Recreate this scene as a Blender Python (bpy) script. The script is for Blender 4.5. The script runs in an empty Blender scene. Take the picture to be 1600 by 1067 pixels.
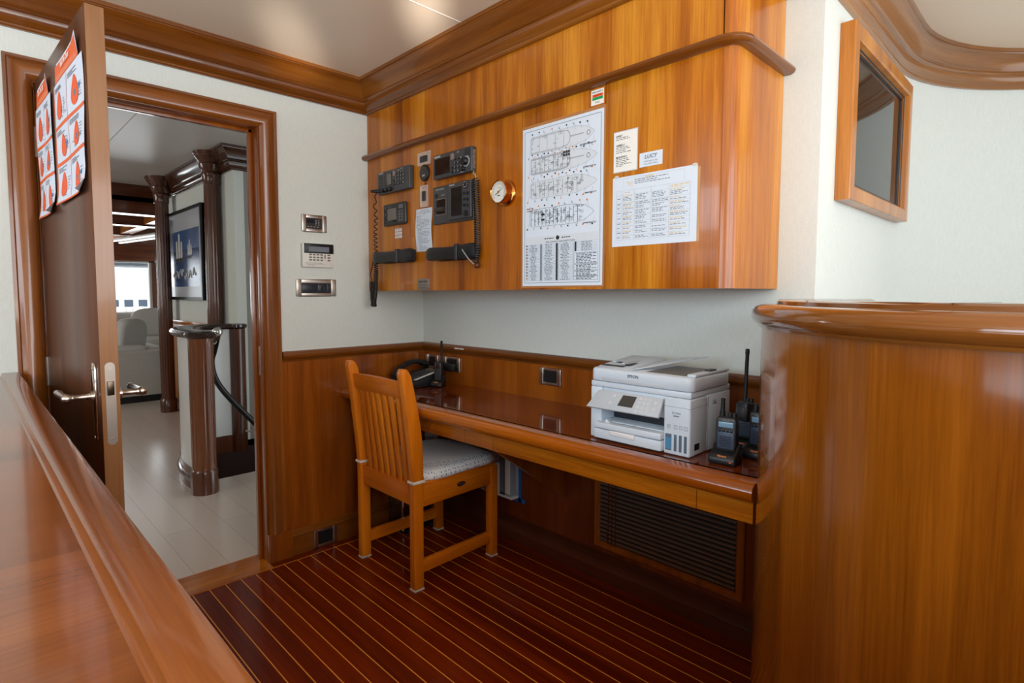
import bpy, bmesh, math, random
from mathutils import Vector, Matrix
random.seed(7)
R = math.radians
PI = math.pi
S = bpy.context.scene
COL = S.collection

# ------------------------------------------------------------------ camera
cam = bpy.data.cameras.new('camera'); cam.lens = 19.749; cam.sensor_width = 36.0
cam.shift_x = 30.12/1600; cam.shift_y = -18.12/1600; cam.clip_start = 0.02; cam.clip_end = 200
camo = bpy.data.objects.new('camera', cam); COL.objects.link(camo)
camo.location = (2.513, -1.855, 1.225)
camo.rotation_euler = (R(90-3.68), 0, R(46.51))
S.camera = camo

# ------------------------------------------------------------------ world, light, exposure
S.view_settings.view_transform = 'Standard'; S.view_settings.look = 'None'
S.view_settings.gamma = 1.0; S.view_settings.use_curve_mapping = False
S.view_settings.exposure = 0.0
w = bpy.data.worlds.new('sky'); S.world = w; w.use_nodes = True
bg = w.node_tree.nodes['Background']
bg.inputs[0].default_value = (0.86, 0.93, 1.0, 1); bg.inputs[1].default_value = 2.6
def area(name, loc, rot, sx, sy, power, color=(1,1,1), spread=180):
    l = bpy.data.lights.new(name, 'AREA'); l.shape = 'RECTANGLE'; l.size = sx; l.size_y = sy
    l.energy = power; l.color = color; l.spread = R(spread)
    o = bpy.data.objects.new(name, l); COL.objects.link(o); o.location = loc; o.rotation_euler = rot
    return o
# daylight entering the wheelhouse windows (forward, port and starboard) and the saloon window, plus lobby fill
area('daylight_forward_window', (3.60, -1.20, 1.58), (R(90+14), 0, R(90)), 2.2, 0.85, 29, (0.95, 0.97, 1.0))
area('daylight_starboard_window', (3.60, 0.75, 1.55), (R(90+10), 0, R(90)), 1.4, 0.9, 2.6, (0.84, 0.97, 1.0))
area('daylight_port_window', (1.5, -4.12, 1.58), (R(90+8), 0, 0), 2.6, 0.85, 42, (0.70, 0.87, 1.0))
area('lobby_fill_aft', (-4.3, -3.4, 1.5), (R(90), 0, 0), 1.1, 1.0, 22, (1.0, 0.97, 0.94))  # fill lamp added to brighten the lobby, no window stands here
area('lobby_fill_forward', (-0.75, -3.4, 1.6), (R(90), 0, 0), 1.0, 1.0, 13, (1.0, 0.95, 0.90))  # second added lobby fill, for the floor near the doorway
area('daylight_saloon_window', (-8.85, 0.0, 1.4), (R(90), 0, R(-90)), 3.6, 0.9, 60, (0.92, 0.97, 1.0))
# upward fill added indoors to brighten the ceiling, then spots for its sun glints
area('ceiling_fill_upward', (3.3, -2.3, 1.10), (R(90+62), 0, R(90)), 2.2, 0.30, 26, (1.0, 0.90, 0.76), 150)
def glint(name, loc, target, power, deg, blend):
    l = bpy.data.lights.new(name, 'SPOT'); l.energy = power; l.spot_size = R(deg); l.spot_blend = blend; l.shadow_soft_size = 0.06; l.color = (1.0, 0.95, 0.86)
    o = bpy.data.objects.new(name, l); COL.objects.link(o); o.location = loc
    o.rotation_euler = (Vector(target)-Vector(loc)).to_track_quat('-Z', 'Y').to_euler()
glint('sun_glint_near_crown', (3.4, -2.6, 1.15), (0.84, -0.60, 2.25), 1300, 3.4, 0.9)
glint('sun_glint_by_door', (3.4, -2.9, 1.15), (0.20, -0.80, 2.25), 900, 4.2, 1.0)

# ------------------------------------------------------------------ helpers
def lin(c):
    return tuple(((x/255)/12.92 if x/255 <= 0.04045 else ((x/255+0.055)/1.055)**2.4) for x in c)
def rgba(c): return (*lin(c), 1)

class MB:
    def __init__(self, m=None):
        self.bm = bmesh.new(); self.m = m or Matrix(); self.uv = None
    def V(self, p): return self.bm.verts.new(self.m @ Vector(p))
    def F(self, vs):
        try: return self.bm.faces.new(vs)
        except ValueError: return None
    def quad(self, *ps): self.F([self.V(p) for p in ps]); return self
    def box(self, x0, x1, y0, y1, z0, z1):
        v = [self.V(p) for p in ((x0,y0,z0),(x1,y0,z0),(x1,y1,z0),(x0,y1,z0),(x0,y0,z1),(x1,y0,z1),(x1,y1,z1),(x0,y1,z1))]
        for f in ((3,2,1,0),(4,5,6,7),(0,1,5,4),(1,2,6,5),(2,3,7,6),(3,0,4,7)): self.F([v[i] for i in f])
        return self
    def rings(self, rings, closed=True, caps=True, loop=False):
        vs = [[self.V(p) for p in r] for r in rings]
        n = len(vs[0]); m = len(vs)
        for i in range(m if loop else m-1):
            a, b = vs[i], vs[(i+1) % m]
            for j in range(n if closed else n-1):
                self.F([a[j], a[(j+1) % n], b[(j+1) % n], b[j]])
        if caps and closed and not loop:
            self.F(list(reversed(vs[0]))); self.F(vs[-1])
        return self
    def cyl(self, p0, p1, r0, r1=None, n=20, caps=True):
        r1 = r0 if r1 is None else r1
        p0, p1 = Vector(p0), Vector(p1); d = (p1-p0).normalized()
        a = d.orthogonal().normalized(); b = d.cross(a)
        rg = [[p+ (a*math.cos(2*PI*k/n)+b*math.sin(2*PI*k/n))*r for k in range(n)] for p, r in ((p0,r0),(p1,r1))]
        return self.rings(rg, caps=caps)
    def lathe(self, prof, o=(0,0,0), axis=(0,0,1), n=28, flute=None):
        o = Vector(o); d = Vector(axis).normalized(); a = d.orthogonal().normalized(); b = d.cross(a)
        rg = []
        for r, h in prof:
            ring = []
            for k in range(n):
                t = 2*PI*k/n; rr = r
                if flute and flute[0] <= h <= flute[1]: rr = r*(1-0.07*(0.5+0.5*math.cos(t*flute[2])))
                ring.append(o+d*h+(a*math.cos(t)+b*math.sin(t))*max(rr, 1e-4))
            rg.append(ring)
        return self.rings(rg)
    def sphere(self, c, r, sc=(1,1,1), n=16):
        pr = []
        for i in range(n+1):
            t = PI*i/n; pr.append((r*math.sin(t), -r*math.cos(t)))
        c = Vector(c)
        rg = [[c+Vector((rr*math.cos(2*PI*k/n)*sc[0], rr*math.sin(2*PI*k/n)*sc[1], h*sc[2])) for k in range(n)] for rr, h in [(max(a,1e-4), b) for a, b in pr]]
        return self.rings(rg)
    def tube(self, pts, r, n=8, up=None):
        pts = [Vector(p) for p in pts]; rg = []; a = None
        for i, p in enumerate(pts):
            d = (pts[min(i+1, len(pts)-1)]-pts[max(i-1, 0)]).normalized()
            if a is None: a = d.orthogonal().normalized()
            a = (a - d*a.dot(d)).normalized(); b = d.cross(a)
            rr = r[i] if isinstance(r, (list, tuple)) else r
            rg.append([p+(a*math.cos(2*PI*k/n)+b*math.sin(2*PI*k/n))*rr for k in range(n)])
        return self.rings(rg)
    def prism(self, poly, f, h0, h1):
        return self.rings([[f(a, b, h0) for a, b in poly], [f(a, b, h1) for a, b in poly]])
    def sweep(self, prof, path, f=lambda a, b, h: (a, b, h), closed=False, i0=None, i1=None, caps=True, cprof=False):
        """prof: (offset to the right of the path, height); path: 2-D points; f maps (a, b, height) into space"""
        P = [Vector(p) for p in path]; n = len(P); rg = []; L = 0; us = []
        vl = [0]
        for k in range(1, len(prof)): vl.append(vl[-1]+math.hypot(prof[k][0]-prof[k-1][0], prof[k][1]-prof[k-1][1]))
        for i in range(n):
            if closed: d0 = (P[i]-P[i-1]).normalized(); d1 = (P[(i+1) % n]-P[i]).normalized()
            else:
                d0 = (P[i]-P[i-1]).normalized() if i > 0 else (P[1]-P[0]).normalized()
                d1 = (P[i+1]-P[i]).normalized() if i < n-1 else d0
            n0 = Vector((d0.y, -d0.x)); n1 = Vector((d1.y, -d1.x)); m = n0+n1
            m = m / max(m.length_squared/2, 0.15)
            if i > 0: L += (P[i]-P[i-1]).length
            us.append(L)
            rg.append([f(P[i].x+m.x*o, P[i].y+m.y*o, h) for o, h in prof])
        if closed: L += (P[0]-P[-1]).length; rg.append(rg[0]); us.append(L)
        lo = i0 or 0; hi = len(rg) if i1 is None else i1+1
        if self.uv is None: self.uv = self.bm.loops.layers.uv.new('grain')
        vs = [[self.V(p) for p in r] for r in rg[lo:hi]]; us = us[lo:hi]
        m = len(prof)
        for i in range(len(vs)-1):
            for j in range(m if cprof else m-1):
                k = (j+1) % m
                fc = self.F([vs[i][j], vs[i][k], vs[i+1][k], vs[i+1][j]])
                if fc:
                    vv = (vl[j], vl[j+1] if j < m-1 else vl[j]+0.02)
                    for lp, uvc in zip(fc.loops, ((us[i], vv[0]), (us[i], vv[1]), (us[i+1], vv[1]), (us[i+1], vv[0]))): lp[self.uv].uv = uvc
        if caps and not closed:
            self.F(list(reversed(vs[0]))); self.F(vs[-1])
        return self
    def grid(self, fn, nu, nv):
        vs = [[self.V(fn(i/nu, j/nv)) for j in range(nv+1)] for i in range(nu+1)]
        for i in range(nu):
            for j in range(nv): self.F([vs[i][j], vs[i+1][j], vs[i+1][j+1], vs[i][j+1]])
        return self
    def text(self, s, size, o, xd, yd, align='CENTER', ext=0.0002, sx=1.0, bold=0.0):
        cu = bpy.data.curves.new('lettering', 'FONT'); cu.body = s; cu.size = size; cu.align_x = align; cu.align_y = 'CENTER'
        cu.resolution_u = 2; cu.offset = bold
        ob = bpy.data.objects.new('lettering', cu); COL.objects.link(ob)
        dg = bpy.context.evaluated_depsgraph_get(); me = ob.evaluated_get(dg).to_mesh()
        xd = Vector(xd).normalized(); yd = Vector(yd).normalized(); zd = xd.cross(yd); o = Vector(o)
        vs = [self.V(o+xd*(v.co.x*sx)+yd*v.co.y+zd*ext) for v in me.vertices]
        for p in me.polygons: self.F([vs[i] for i in p.vertices])
        ob.evaluated_get(dg).to_mesh_clear(); bpy.data.objects.remove(ob); bpy.data.curves.remove(cu)
        return self
    def build(self, name, mat, parent=None, smooth=None, bevel=0, seg=2, solid=0, recenter=None):
        bm = self.bm
        bmesh.ops.remove_doubles(bm, verts=bm.verts, dist=1e-6)
        bmesh.ops.recalc_face_normals(bm, faces=bm.faces) if not self.__dict__.get('flat') else None
        if bevel:
            es = [e for e in bm.edges if len(e.link_faces) == 2 and e.calc_face_angle(0) > 0.6]
            bmesh.ops.bevel(bm, geom=es, offset=bevel, segments=seg, affect='EDGES', profile=0.5, clamp_overlap=True)
            if smooth is None: smooth = 40
        me = bpy.data.meshes.new(name)
        if parent is not None:
            root = parent
            while root.parent: root = root.parent
            mw = Matrix.Translation(root.location) @ root.rotation_euler.to_matrix().to_4x4()
            if not root.get('_local'): bm.transform(mw.inverted())
        bm.to_mesh(me); bm.free()
        if smooth:
            for p in me.polygons: p.use_smooth = True
            me.set_sharp_from_angle(angle=R(smooth))
        o = bpy.data.objects.new(name, me); COL.objects.link(o)
        if parent is not None: o.parent = parent
        if mat: me.materials.append(mat)
        if recenter:
            xs = [v.co for v in me.vertices]
            c = Vector(((min(v.x for v in xs)+max(v.x for v in xs))/2, (min(v.y for v in xs)+max(v.y for v in xs))/2, min(v.z for v in xs)))
            me.transform(Matrix.Translation(-c)); o.location = c
        return o

def tag(o, label, cat, group=None, kind=None):
    o['label'] = label; o['category'] = cat
    if group: o['group'] = group
    if kind: o['kind'] = kind
    return o
def thing(name, label, cat, loc=(0,0,0), rotz=0, group=None, local=False, rot=None):
    o = bpy.data.objects.new(name, None); COL.objects.link(o); o.empty_display_size = 0.05
    o.location = loc; o.rotation_euler = rot or (0, 0, rotz)
    if local: o['_local'] = 1
    return tag(o, label, cat, group)
def struct(o): o['kind'] = 'structure'; return o

# ------------------------------------------------------------------ materials
def nt(name):
    m = bpy.data.materials.new(name); m.use_nodes = True
    return m, m.node_tree.nodes, m.node_tree.links, m.node_tree.nodes['Principled BSDF']
def plain(name, c, rough=0.5, metal=0.0, coat=0.0, spec=0.5, bump=0, bscale=200, var=0.0, vscale=8):
    m, N, L, b = nt(name)
    b.inputs['Base Color'].default_value = rgba(c); b.inputs['Roughness'].default_value = rough
    b.inputs['Metallic'].default_value = metal; b.inputs['Coat Weight'].default_value = coat
    b.inputs['Coat Roughness'].default_value = 0.06; b.inputs['Specular IOR Level'].default_value = spec
    if bump or var:
        tc = N.new('ShaderNodeTexCoord')
        if bump:
            n = N.new('ShaderNodeTexNoise'); n.inputs['Scale'].default_value = bscale; n.inputs['Detail'].default_value = 3
            L.new(tc.outputs['Object'], n.inputs['Vector'])
            bp = N.new('ShaderNodeBump'); bp.inputs['Strength'].default_value = bump; bp.inputs['Distance'].default_value = 0.002
            L.new(n.outputs[0], bp.inputs['Height']); L.new(bp.outputs[0], b.inputs['Normal'])
        if var:
            n2 = N.new('ShaderNodeTexNoise'); n2.inputs['Scale'].default_value = vscale; n2.inputs['Detail'].default_value = 4
            L.new(tc.outputs['Object'], n2.inputs['Vector'])
            rp = N.new('ShaderNodeValToRGB'); lc = lin(c)
            rp.color_ramp.elements[0].color = (*[x*(1-var) for x in lc], 1); rp.color_ramp.elements[0].position = 0.3
            rp.color_ramp.elements[1].color = (*[min(1, x*(1+var)) for x in lc], 1); rp.color_ramp.elements[1].position = 0.7
            L.new(n2.outputs[0], rp.inputs[0]); L.new(rp.outputs[0], b.inputs['Base Color'])
    return m
def wood(name, cd, cm, cl, axis='z', rough=0.28, coat=0.55, k=1.0, uv=False, broad=0.55):
    """varnished mahogany: ribbon stripes, fine pores and a slow tone drift, grain along one axis"""
    m, N, L, b = nt(name)
    tc = N.new('ShaderNodeTexCoord'); src = tc.outputs['UV'] if uv else tc.outputs['Object']
    if uv: axis = 'x'
    def mapped(across, along):
        mp = N.new('ShaderNodeMapping'); sc = [across*k]*3; sc['xyz'.index(axis)] = along*k
        mp.inputs['Scale'].default_value = sc; L.new(src, mp.inputs['Vector']); return mp.outputs[0]
    def noise(v, det, dist=0.0, rg=0.55):
        n = N.new('ShaderNodeTexNoise'); n.inputs['Scale'].default_value = 1.0; n.inputs['Detail'].default_value = det
        n.inputs['Distortion'].default_value = dist; n.inputs['Roughness'].default_value = rg
        L.new(v, n.inputs['Vector']); return n.outputs[0]
    a = noise(mapped(14, 0.55), 5, 0.5)
    c = noise(mapped(4.0, 0.30), 2, 1.2)
    d = noise(mapped(160, 5.0), 3, 0.0, 0.7)
    mx = N.new('ShaderNodeMix'); mx.data_type = 'FLOAT'; mx.inputs[0].default_value = broad
    L.new(a, mx.inputs[2]); L.new(c, mx.inputs[3])
    mx2 = N.new('ShaderNodeMix'); mx2.data_type = 'FLOAT'; mx2.inputs[0].default_value = 0.22
    L.new(mx.outputs[0], mx2.inputs[2]); L.new(d, mx2.inputs[3])
    rp = N.new('ShaderNodeValToRGB'); e = rp.color_ramp.elements
    e[0].position = 0.38; e[0].color = rgba(cd); e[1].position = 0.63; e[1].color = rgba(cl)
    e2 = e.new(0.5); e2.color = rgba(cm)
    L.new(mx2.outputs[0], rp.inputs[0]); L.new(rp.outputs[0], b.inputs['Base Color'])
    b.inputs['Roughness'].default_value = rough; b.inputs['Coat Weight'].default_value = coat
    b.inputs['Coat Roughness'].default_value = 0.07; b.inputs['Specular IOR Level'].default_value = 0.4
    return m
WC = ((120,56,3), (174,97,10), (216,143,38))
wood_v = wood('varnished_mahogany_upright', *WC, 'z', rough=0.3, coat=0.28)
wood_x = wood('varnished_mahogany_lengthwise', *WC, 'x')
wood_y = wood('varnished_mahogany_crosswise', *WC, 'y')
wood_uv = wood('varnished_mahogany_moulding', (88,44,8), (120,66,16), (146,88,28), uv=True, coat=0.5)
wood_uv_lit = wood('lit_mahogany_crown', (112,66,26), (146,94,46), (172,120,66), uv=True, coat=0.6)  # lighter copy of the moulding wood, stronger light on this crown painted in
wood_low = wood('deep_mahogany_panel', (102,46,6), (138,70,10), (164,90,20), 'z')
wood_desk = wood('polished_mahogany_desktop', (88,34,3), (118,50,6), (142,68,12), 'x', rough=0.07, coat=0.6)
wood_counter = wood('polished_mahogany_counter', (108,58,20), (132,74,30), (152,92,40), 'x', rough=0.2, coat=0.35)
wood_chair = wood('satin_teak_chair', (176,86,4), (206,110,8), (228,134,22), 'z', rough=0.38, coat=0.2)
wood_chairx = wood('satin_teak_chair_rail', (176,86,4), (204,108,8), (226,132,22), 'x', rough=0.38, coat=0.2)
wood_chairy = wood('satin_teak_chair_side', (176,86,4), (204,108,8), (226,132,22), 'y', rough=0.38, coat=0.2)
wood_door = wood('dark_mahogany_door', (62,34,18), (82,46,24), (96,57,32), 'z', rough=0.38, coat=0.08, broad=0.4)
wood_edge = wood('pale_mahogany_door_edge', (112,70,36), (130,86,48), (144,100,60), 'z', rough=0.3, coat=0.3)
wood_dark = wood('dark_walnut_column', (58,28,16), (82,42,24), (102,56,34), 'z', rough=0.22, coat=0.6)
wood_darkx = wood('dark_walnut_moulding', (48,24,14), (68,36,22), (88,48,30), uv=True, rough=0.22, coat=0.6)
wood_beam = wood('dark_walnut_beam', (70,34,18), (96,50,28), (116,64,38), 'y', rough=0.22, coat=0.5)

def fabric(name, c, var=0.06):
    m, N, L, b = nt(name); tc = N.new('ShaderNodeTexCoord')
    def ns(sc, det, st=None):
        mp = N.new('ShaderNodeMapping'); mp.inputs['Scale'].default_value = st or (sc, sc, sc)
        L.new(tc.outputs['Object'], mp.inputs['Vector'])
        n = N.new('ShaderNodeTexNoise'); n.inputs['Scale'].default_value = 1; n.inputs['Detail'].default_value = det
        L.new(mp.outputs[0], n.inputs['Vector']); return n.outputs[0]
    a = ns(0, 2, (260, 260, 30)); c2 = ns(0, 2, (60, 60, 420))
    mx = N.new('ShaderNodeMix'); mx.data_type = 'FLOAT'; mx.inputs[0].default_value = 0.5; L.new(a, mx.inputs[2]); L.new(c2, mx.inputs[3])
    rp = N.new('ShaderNodeValToRGB'); lc = lin(c)
    rp.color_ramp.elements[0].position = 0.3; rp.color_ramp.elements[0].color = (*[x*(1-var) for x in lc], 1)
    rp.color_ramp.elements[1].position = 0.7; rp.color_ramp.elements[1].color = (*[min(1, x*(1+var)) for x in lc], 1)
    L.new(mx.outputs[0], rp.inputs[0]); L.new(rp.outputs[0], b.inputs['Base Color'])
    b.inputs['Roughness'].default_value = 0.85; b.inputs['Specular IOR Level'].default_value = 0.2
    bp = N.new('ShaderNodeBump'); bp.inputs['Strength'].default_value = 0.15; bp.inputs['Distance'].default_value = 0.001
    L.new(mx.outputs[0], bp.inputs['Height']); L.new(bp.outputs[0], b.inputs['Normal'])
    return m
wallpaper = fabric('pale_woven_wallcovering', (216,221,215))
sofa_fab = fabric('grey_sofa_fabric', (206,203,197), 0.1)
pillow_fab = fabric('pale_pillow_fabric', (206,204,200), 0.08)
ceil_m = plain('cream_ceiling_panel', (232,214,192), rough=0.32, spec=0.4)
lobby_ceil = plain('white_lobby_ceiling', (198,192,186), rough=0.35)
white_gloss = plain('white_gloss_panel', (220,220,218), 0.25)
steel = plain('brushed_steel', (196,186,176), 0.28, 1.0, bump=0.05, bscale=400)
steel_p = plain('pewter_steel', (176,166,156), 0.34, 1.0)
chrome = plain('polished_chrome', (220,220,220), 0.08, 1.0)
brass = plain('polished_copper_brass', (206,138,72), 0.16, 1.0)
black = plain('black_plastic', (20,21,24), 0.42)
blackr = plain('black_rubber', (16,16,17), 0.6)
grey_dev = plain('charcoal_instrument_casing', (62,62,64), 0.42)
grey_dev2 = plain('dark_instrument_casing', (40,40,42), 0.4)
screen_m = plain('dark_glass_screen', (30,20,18), 0.08, spec=0.6)
lcd_m = plain('grey_lcd_screen', (110,104,98), 0.15)
lcd_blue = plain('blue_grey_lcd', (130,168,196), 0.15)
lbl_white = plain('white_print', (225,225,225), 0.6)
lbl_grey = plain('grey_print', (150,150,150), 0.6)
ink = plain('black_ink', (34,36,40), 0.7)
ink_grey = plain('grey_ink', (120,126,134), 0.7)
ink_lt = plain('pale_grey_ink', (168,174,180), 0.7)
ink_or = plain('orange_ink', (222,134,66), 0.6)
paper = plain('white_paper', (214,224,236), 0.6)
paper_w = plain('cream_white_paper', (236,234,228), 0.6)
orange_p = plain('orange_print', (236,96,24), 0.5)
orange_l = plain('light_orange_print', (232,126,84), 0.5)
green_p = plain('green_print', (16,150,76), 0.5)
red_or = plain('red_orange_print', (240,88,30), 0.5)
blue_ink = plain('blue_ink', (80,130,180), 0.6)
prn = plain('white_printer_plastic', (210,222,234), 0.36, bump=0.03, bscale=900)
prn2 = plain('pale_grey_printer_plastic', (190,198,206), 0.4)
prn_d = plain('dark_printer_cavity', (24,26,34), 0.4)
ink_win = plain('grey_blue_ink_window', (96,112,128), 0.2)
ink_blue = plain('blue_ink_level', (84,140,180), 0.2)
tape_blue = plain('blue_masking_tape', (20,92,168), 0.6)
void_m = plain('black_void', (8,6,6), 0.8)
cord_m = plain('black_coiled_cord', (24,24,26), 0.4)
rope_m = plain('black_leather_handrail', (18,15,14), 0.35)
glass_dark = plain('dark_monitor_glass', (16,14,14), 0.03, spec=0.35)
strap_m = plain('white_cotton_tie', (222,220,214), 0.8)
rubber_w = plain('pale_felt_pad', (190,184,176), 0.8)
gap_m = plain('dark_joint_stair_shade', (48,20,10), 0.7)
bin_m = plain('dull_steel_bin', (140,136,132), 0.22, 1.0)

def floor_mat():
    m, N, L, b = nt('mahogany_strip_flooring')
    geo = N.new('ShaderNodeNewGeometry'); sp = N.new('ShaderNodeSeparateXYZ'); L.new(geo.outputs['Position'], sp.inputs[0])
    def mth(op, a, c=None, d=None):
        n = N.new('ShaderNodeMath'); n.operation = op
        for i, v in enumerate((a, c, d)):
            if v is None: continue
            if isinstance(v, (int, float)): n.inputs[i].default_value = v
            else: L.new(v, n.inputs[i])
        return n.outputs[0]
    x, y = sp.outputs[0], sp.outputs[1]
    t = mth('DIVIDE', mth('ADD', y, 1.1555), 0.0634)
    fr = mth('FRACT', t); idx = mth('FLOOR', t)
    near = mth('MINIMUM', fr, mth('SUBTRACT', 1.0, fr))
    line = mth('LESS_THAN', near, 0.027)
    inside = mth('MULTIPLY', mth('GREATER_THAN', x, 0.066), mth('LESS_THAN', y, -0.02))
    line = mth('MULTIPLY', line, inside)
    b1 = mth('MULTIPLY', mth('LESS_THAN', mth('ABSOLUTE', mth('SUBTRACT', x, 0.066)), 0.0022), mth('LESS_THAN', y, 0.012))
    b2 = mth('MULTIPLY', mth('LESS_THAN', mth('ABSOLUTE', mth('SUBTRACT', y, 0.010)), 0.0014), mth('GREATER_THAN', x, 0.066))
    line = mth('MAXIMUM', line, mth('MAXIMUM', b1, b2))
    wn = N.new('ShaderNodeTexWhiteNoise'); wn.noise_dimensions = '1D'; L.new(idx, wn.inputs['W'])
    mp = N.new('ShaderNodeMapping'); mp.inputs['Scale'].default_value = (0.9, 26, 1); L.new(geo.outputs['Position'], mp.inputs['Vector'])
    off = N.new('ShaderNodeCombineXYZ'); L.new(mth('MULTIPLY', wn.outputs[0], 20.0), off.inputs[0]); L.new(off.outputs[0], mp.inputs['Location'])
    n = N.new('ShaderNodeTexNoise'); n.inputs['Scale'].default_value = 1; n.inputs['Detail'].default_value = 5; n.inputs['Distortion'].default_value = 0.6
    L.new(mp.outputs[0], n.inputs['Vector'])
    v = mth('ADD', mth('MULTIPLY', n.outputs[0], 0.75), mth('MULTIPLY', wn.outputs[0], 0.12))
    rp = N.new('ShaderNodeValToRGB'); e = rp.color_ramp.elements
    e[0].position = 0.26; e[0].color = rgba((84,20,2)); e[1].position = 0.70; e[1].color = rgba((134,44,3)); L.new(v, rp.inputs[0])
    mx = N.new('ShaderNodeMix'); mx.data_type = 'RGBA'; L.new(line, mx.inputs[0]); L.new(rp.outputs[0], mx.inputs[6]); mx.inputs[7].default_value = rgba((236,156,62))
    L.new(mx.outputs[2], b.inputs['Base Color'])
    b.inputs['Roughness'].default_value = 0.3; b.inputs['Coat Weight'].default_value = 0.22; b.inputs['Coat Roughness'].default_value = 0.1
    b.inputs['Specular IOR Level'].default_value = 0.2
    return m
floor_m = floor_mat()
def lobby_floor_mat():
    m, N, L, b = nt('white_painted_planks')
    tc = N.new('ShaderNodeNewGeometry')
    br = N.new('ShaderNodeTexBrick'); br.inputs['Scale'].default_value = 1.0
    br.inputs['Brick Width'].default_value = 1.3; br.inputs['Row Height'].default_value = 0.145; br.inputs['Mortar Size'].default_value = 0.0015
    br.inputs['Color1'].default_value = rgba((206,192,180)); br.inputs['Color2'].default_value = rgba((200,186,174)); br.inputs['Mortar'].default_value = rgba((168,154,144))
    L.new(tc.outputs['Position'], br.inputs['Vector'])
    n = N.new('ShaderNodeTexNoise'); n.inputs['Scale'].default_value = 6; L.new(tc.outputs['Position'], n.inputs['Vector'])
    L.new(br.outputs[0], b.inputs['Base Color'])
    b.inputs['Roughness'].default_value = 0.3; b.inputs['Coat Weight'].default_value = 0.2; b.inputs['Coat Roughness'].default_value = 0.15
    return m
lobby_floor_m = lobby_floor_mat()
def cushion_mat():
    m, N, L, b = nt('sprigged_blue_white_cotton')
    tc = N.new('ShaderNodeTexCoord'); mp = N.new('ShaderNodeMapping'); mp.inputs['Scale'].default_value = (64, 92, 64)
    mp.inputs['Rotation'].default_value = (0, 0, R(28)); L.new(tc.outputs['Object'], mp.inputs['Vector'])
    vo = N.new('ShaderNodeTexVoronoi'); vo.inputs['Scale'].default_value = 1.0; vo.inputs['Randomness'].default_value = 0.25
    L.new(mp.outputs[0], vo.inputs['Vector'])
    rp = N.new('ShaderNodeValToRGB'); rp.color_ramp.interpolation = 'EASE'
    e = rp.color_ramp.elements; e[0].position = 0.26; e[0].color = rgba((128,150,172)); e[1].position = 0.36; e[1].color = rgba((242,245,248))
    L.new(vo.outputs['Distance'], rp.inputs[0]); L.new(rp.outputs[0], b.inputs['Base Color'])
    b.inputs['Roughness'].default_value = 0.9; b.inputs['Specular IOR Level'].default_value = 0.1
    return m
cushion_m = cushion_mat()
def sea_mat():
    m, N, L, b = nt('painted_blue_seascape')
    tc = N.new('ShaderNodeTexCoord'); mp = N.new('ShaderNodeMapping'); mp.inputs['Scale'].default_value = (3, 3, 14); L.new(tc.outputs['Object'], mp.inputs['Vector'])
    n = N.new('ShaderNodeTexNoise'); n.inputs['Scale'].default_value = 2; n.inputs['Detail'].default_value = 6; n.inputs['Distortion'].default_value = 1.2
    L.new(mp.outputs[0], n.inputs['Vector'])
    rp = N.new('ShaderNodeValToRGB'); e = rp.color_ramp.elements
    e[0].position = 0.3; e[0].color = rgba((14,32,72)); e[1].position = 0.75; e[1].color = rgba((48,88,138))
    L.new(n.outputs[0], rp.inputs[0]); L.new(rp.outputs[0], b.inputs['Base Color']); b.inputs['Roughness'].default_value = 0.2
    return m
sea_m = sea_mat()
sky_p = plain('painted_pale_sky', (150,166,184), 0.25)
sail_m = plain('painted_sails', (206,204,198), 0.25)
build_w = plain('white_yacht_paint', (235,238,240), 0.4)
win_d = plain('tinted_yacht_window', (60,72,84), 0.2)
def glass_mat():
    m, N, L, b = nt('clear_window_glass')
    b.inputs['Transmission Weight'].default_value = 1.0; b.inputs['Roughness'].default_value = 0.0; b.inputs['IOR'].default_value = 1.02
    b.inputs['Base Color'].default_value = (0.97, 0.99, 1, 1)
    return m
glass_m = glass_mat()

# ------------------------------------------------------------------ the setting
CEIL = 2.25
def arc(cx, cy, r, a0, a1, n): return [(cx+r*math.cos(R(a0+(a1-a0)*i/n)), cy+r*math.sin(R(a0+(a1-a0)*i/n))) for i in range(n+1)]
struct(MB().box(0, 3.72, -4.25, 0.10, -0.05, 0).box(1.955, 3.72, 0.10, 1.85, -0.05, 0).build('floor', floor_m))
struct(MB().box(0, 3.72, -4.25, 1.85, CEIL, CEIL+0.05).build('ceiling', ceil_m))
struct(MB().box(0.835, 0.838, -4.2, -0.42, CEIL-0.0012, CEIL).build('trim_1', plain('pale_ceiling_joint', (238,232,224), 0.5)))
DY0, DY1, DZ = -1.640, -0.885, 1.949
b = MB().box(-0.09, 0, -4.25, DY0, 0, 2.45).box(-0.09, 0, DY1, 0.15, 0, 2.45).box(-0.09, 0, DY0, DY1, DZ, 2.45)
struct(b.build('wall_left', wallpaper))
struct(MB().box(0, 1.955, 0, 0.15, 0.70, CEIL).build('wall_back', wallpaper))
struct(MB().box(1.86, 1.955, 0.0, 0.15, 0, 0.70).build('wall_back_return', wood_low))
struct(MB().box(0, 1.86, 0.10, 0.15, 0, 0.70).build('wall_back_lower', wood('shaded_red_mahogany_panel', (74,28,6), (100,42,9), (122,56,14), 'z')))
right_path = [(1.955, 0.15), (1.955, 0.85)] + arc(2.855, 0.85, 0.90, 180, 90, 16)[1:] + [(3.72, 1.75)]
struct(MB().sweep([(0,0),(0,CEIL),(-0.09,CEIL),(-0.09,0)], right_path, cprof=True).build('wall_right', wallpaper, smooth=30))
def windowed(f, a0, a1, holes, z0=1.08, z1=2.08):
    m = MB()
    def bx(p, q, r, s): m.box(*f(p, q), r, s)
    bx(a0, a1, 0, z0); bx(a0, a1, z1, CEIL); c = a0
    for h0, h1 in holes: bx(c, h0, z0, z1); c = h1
    bx(c, a1, z0, z1); return m
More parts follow.
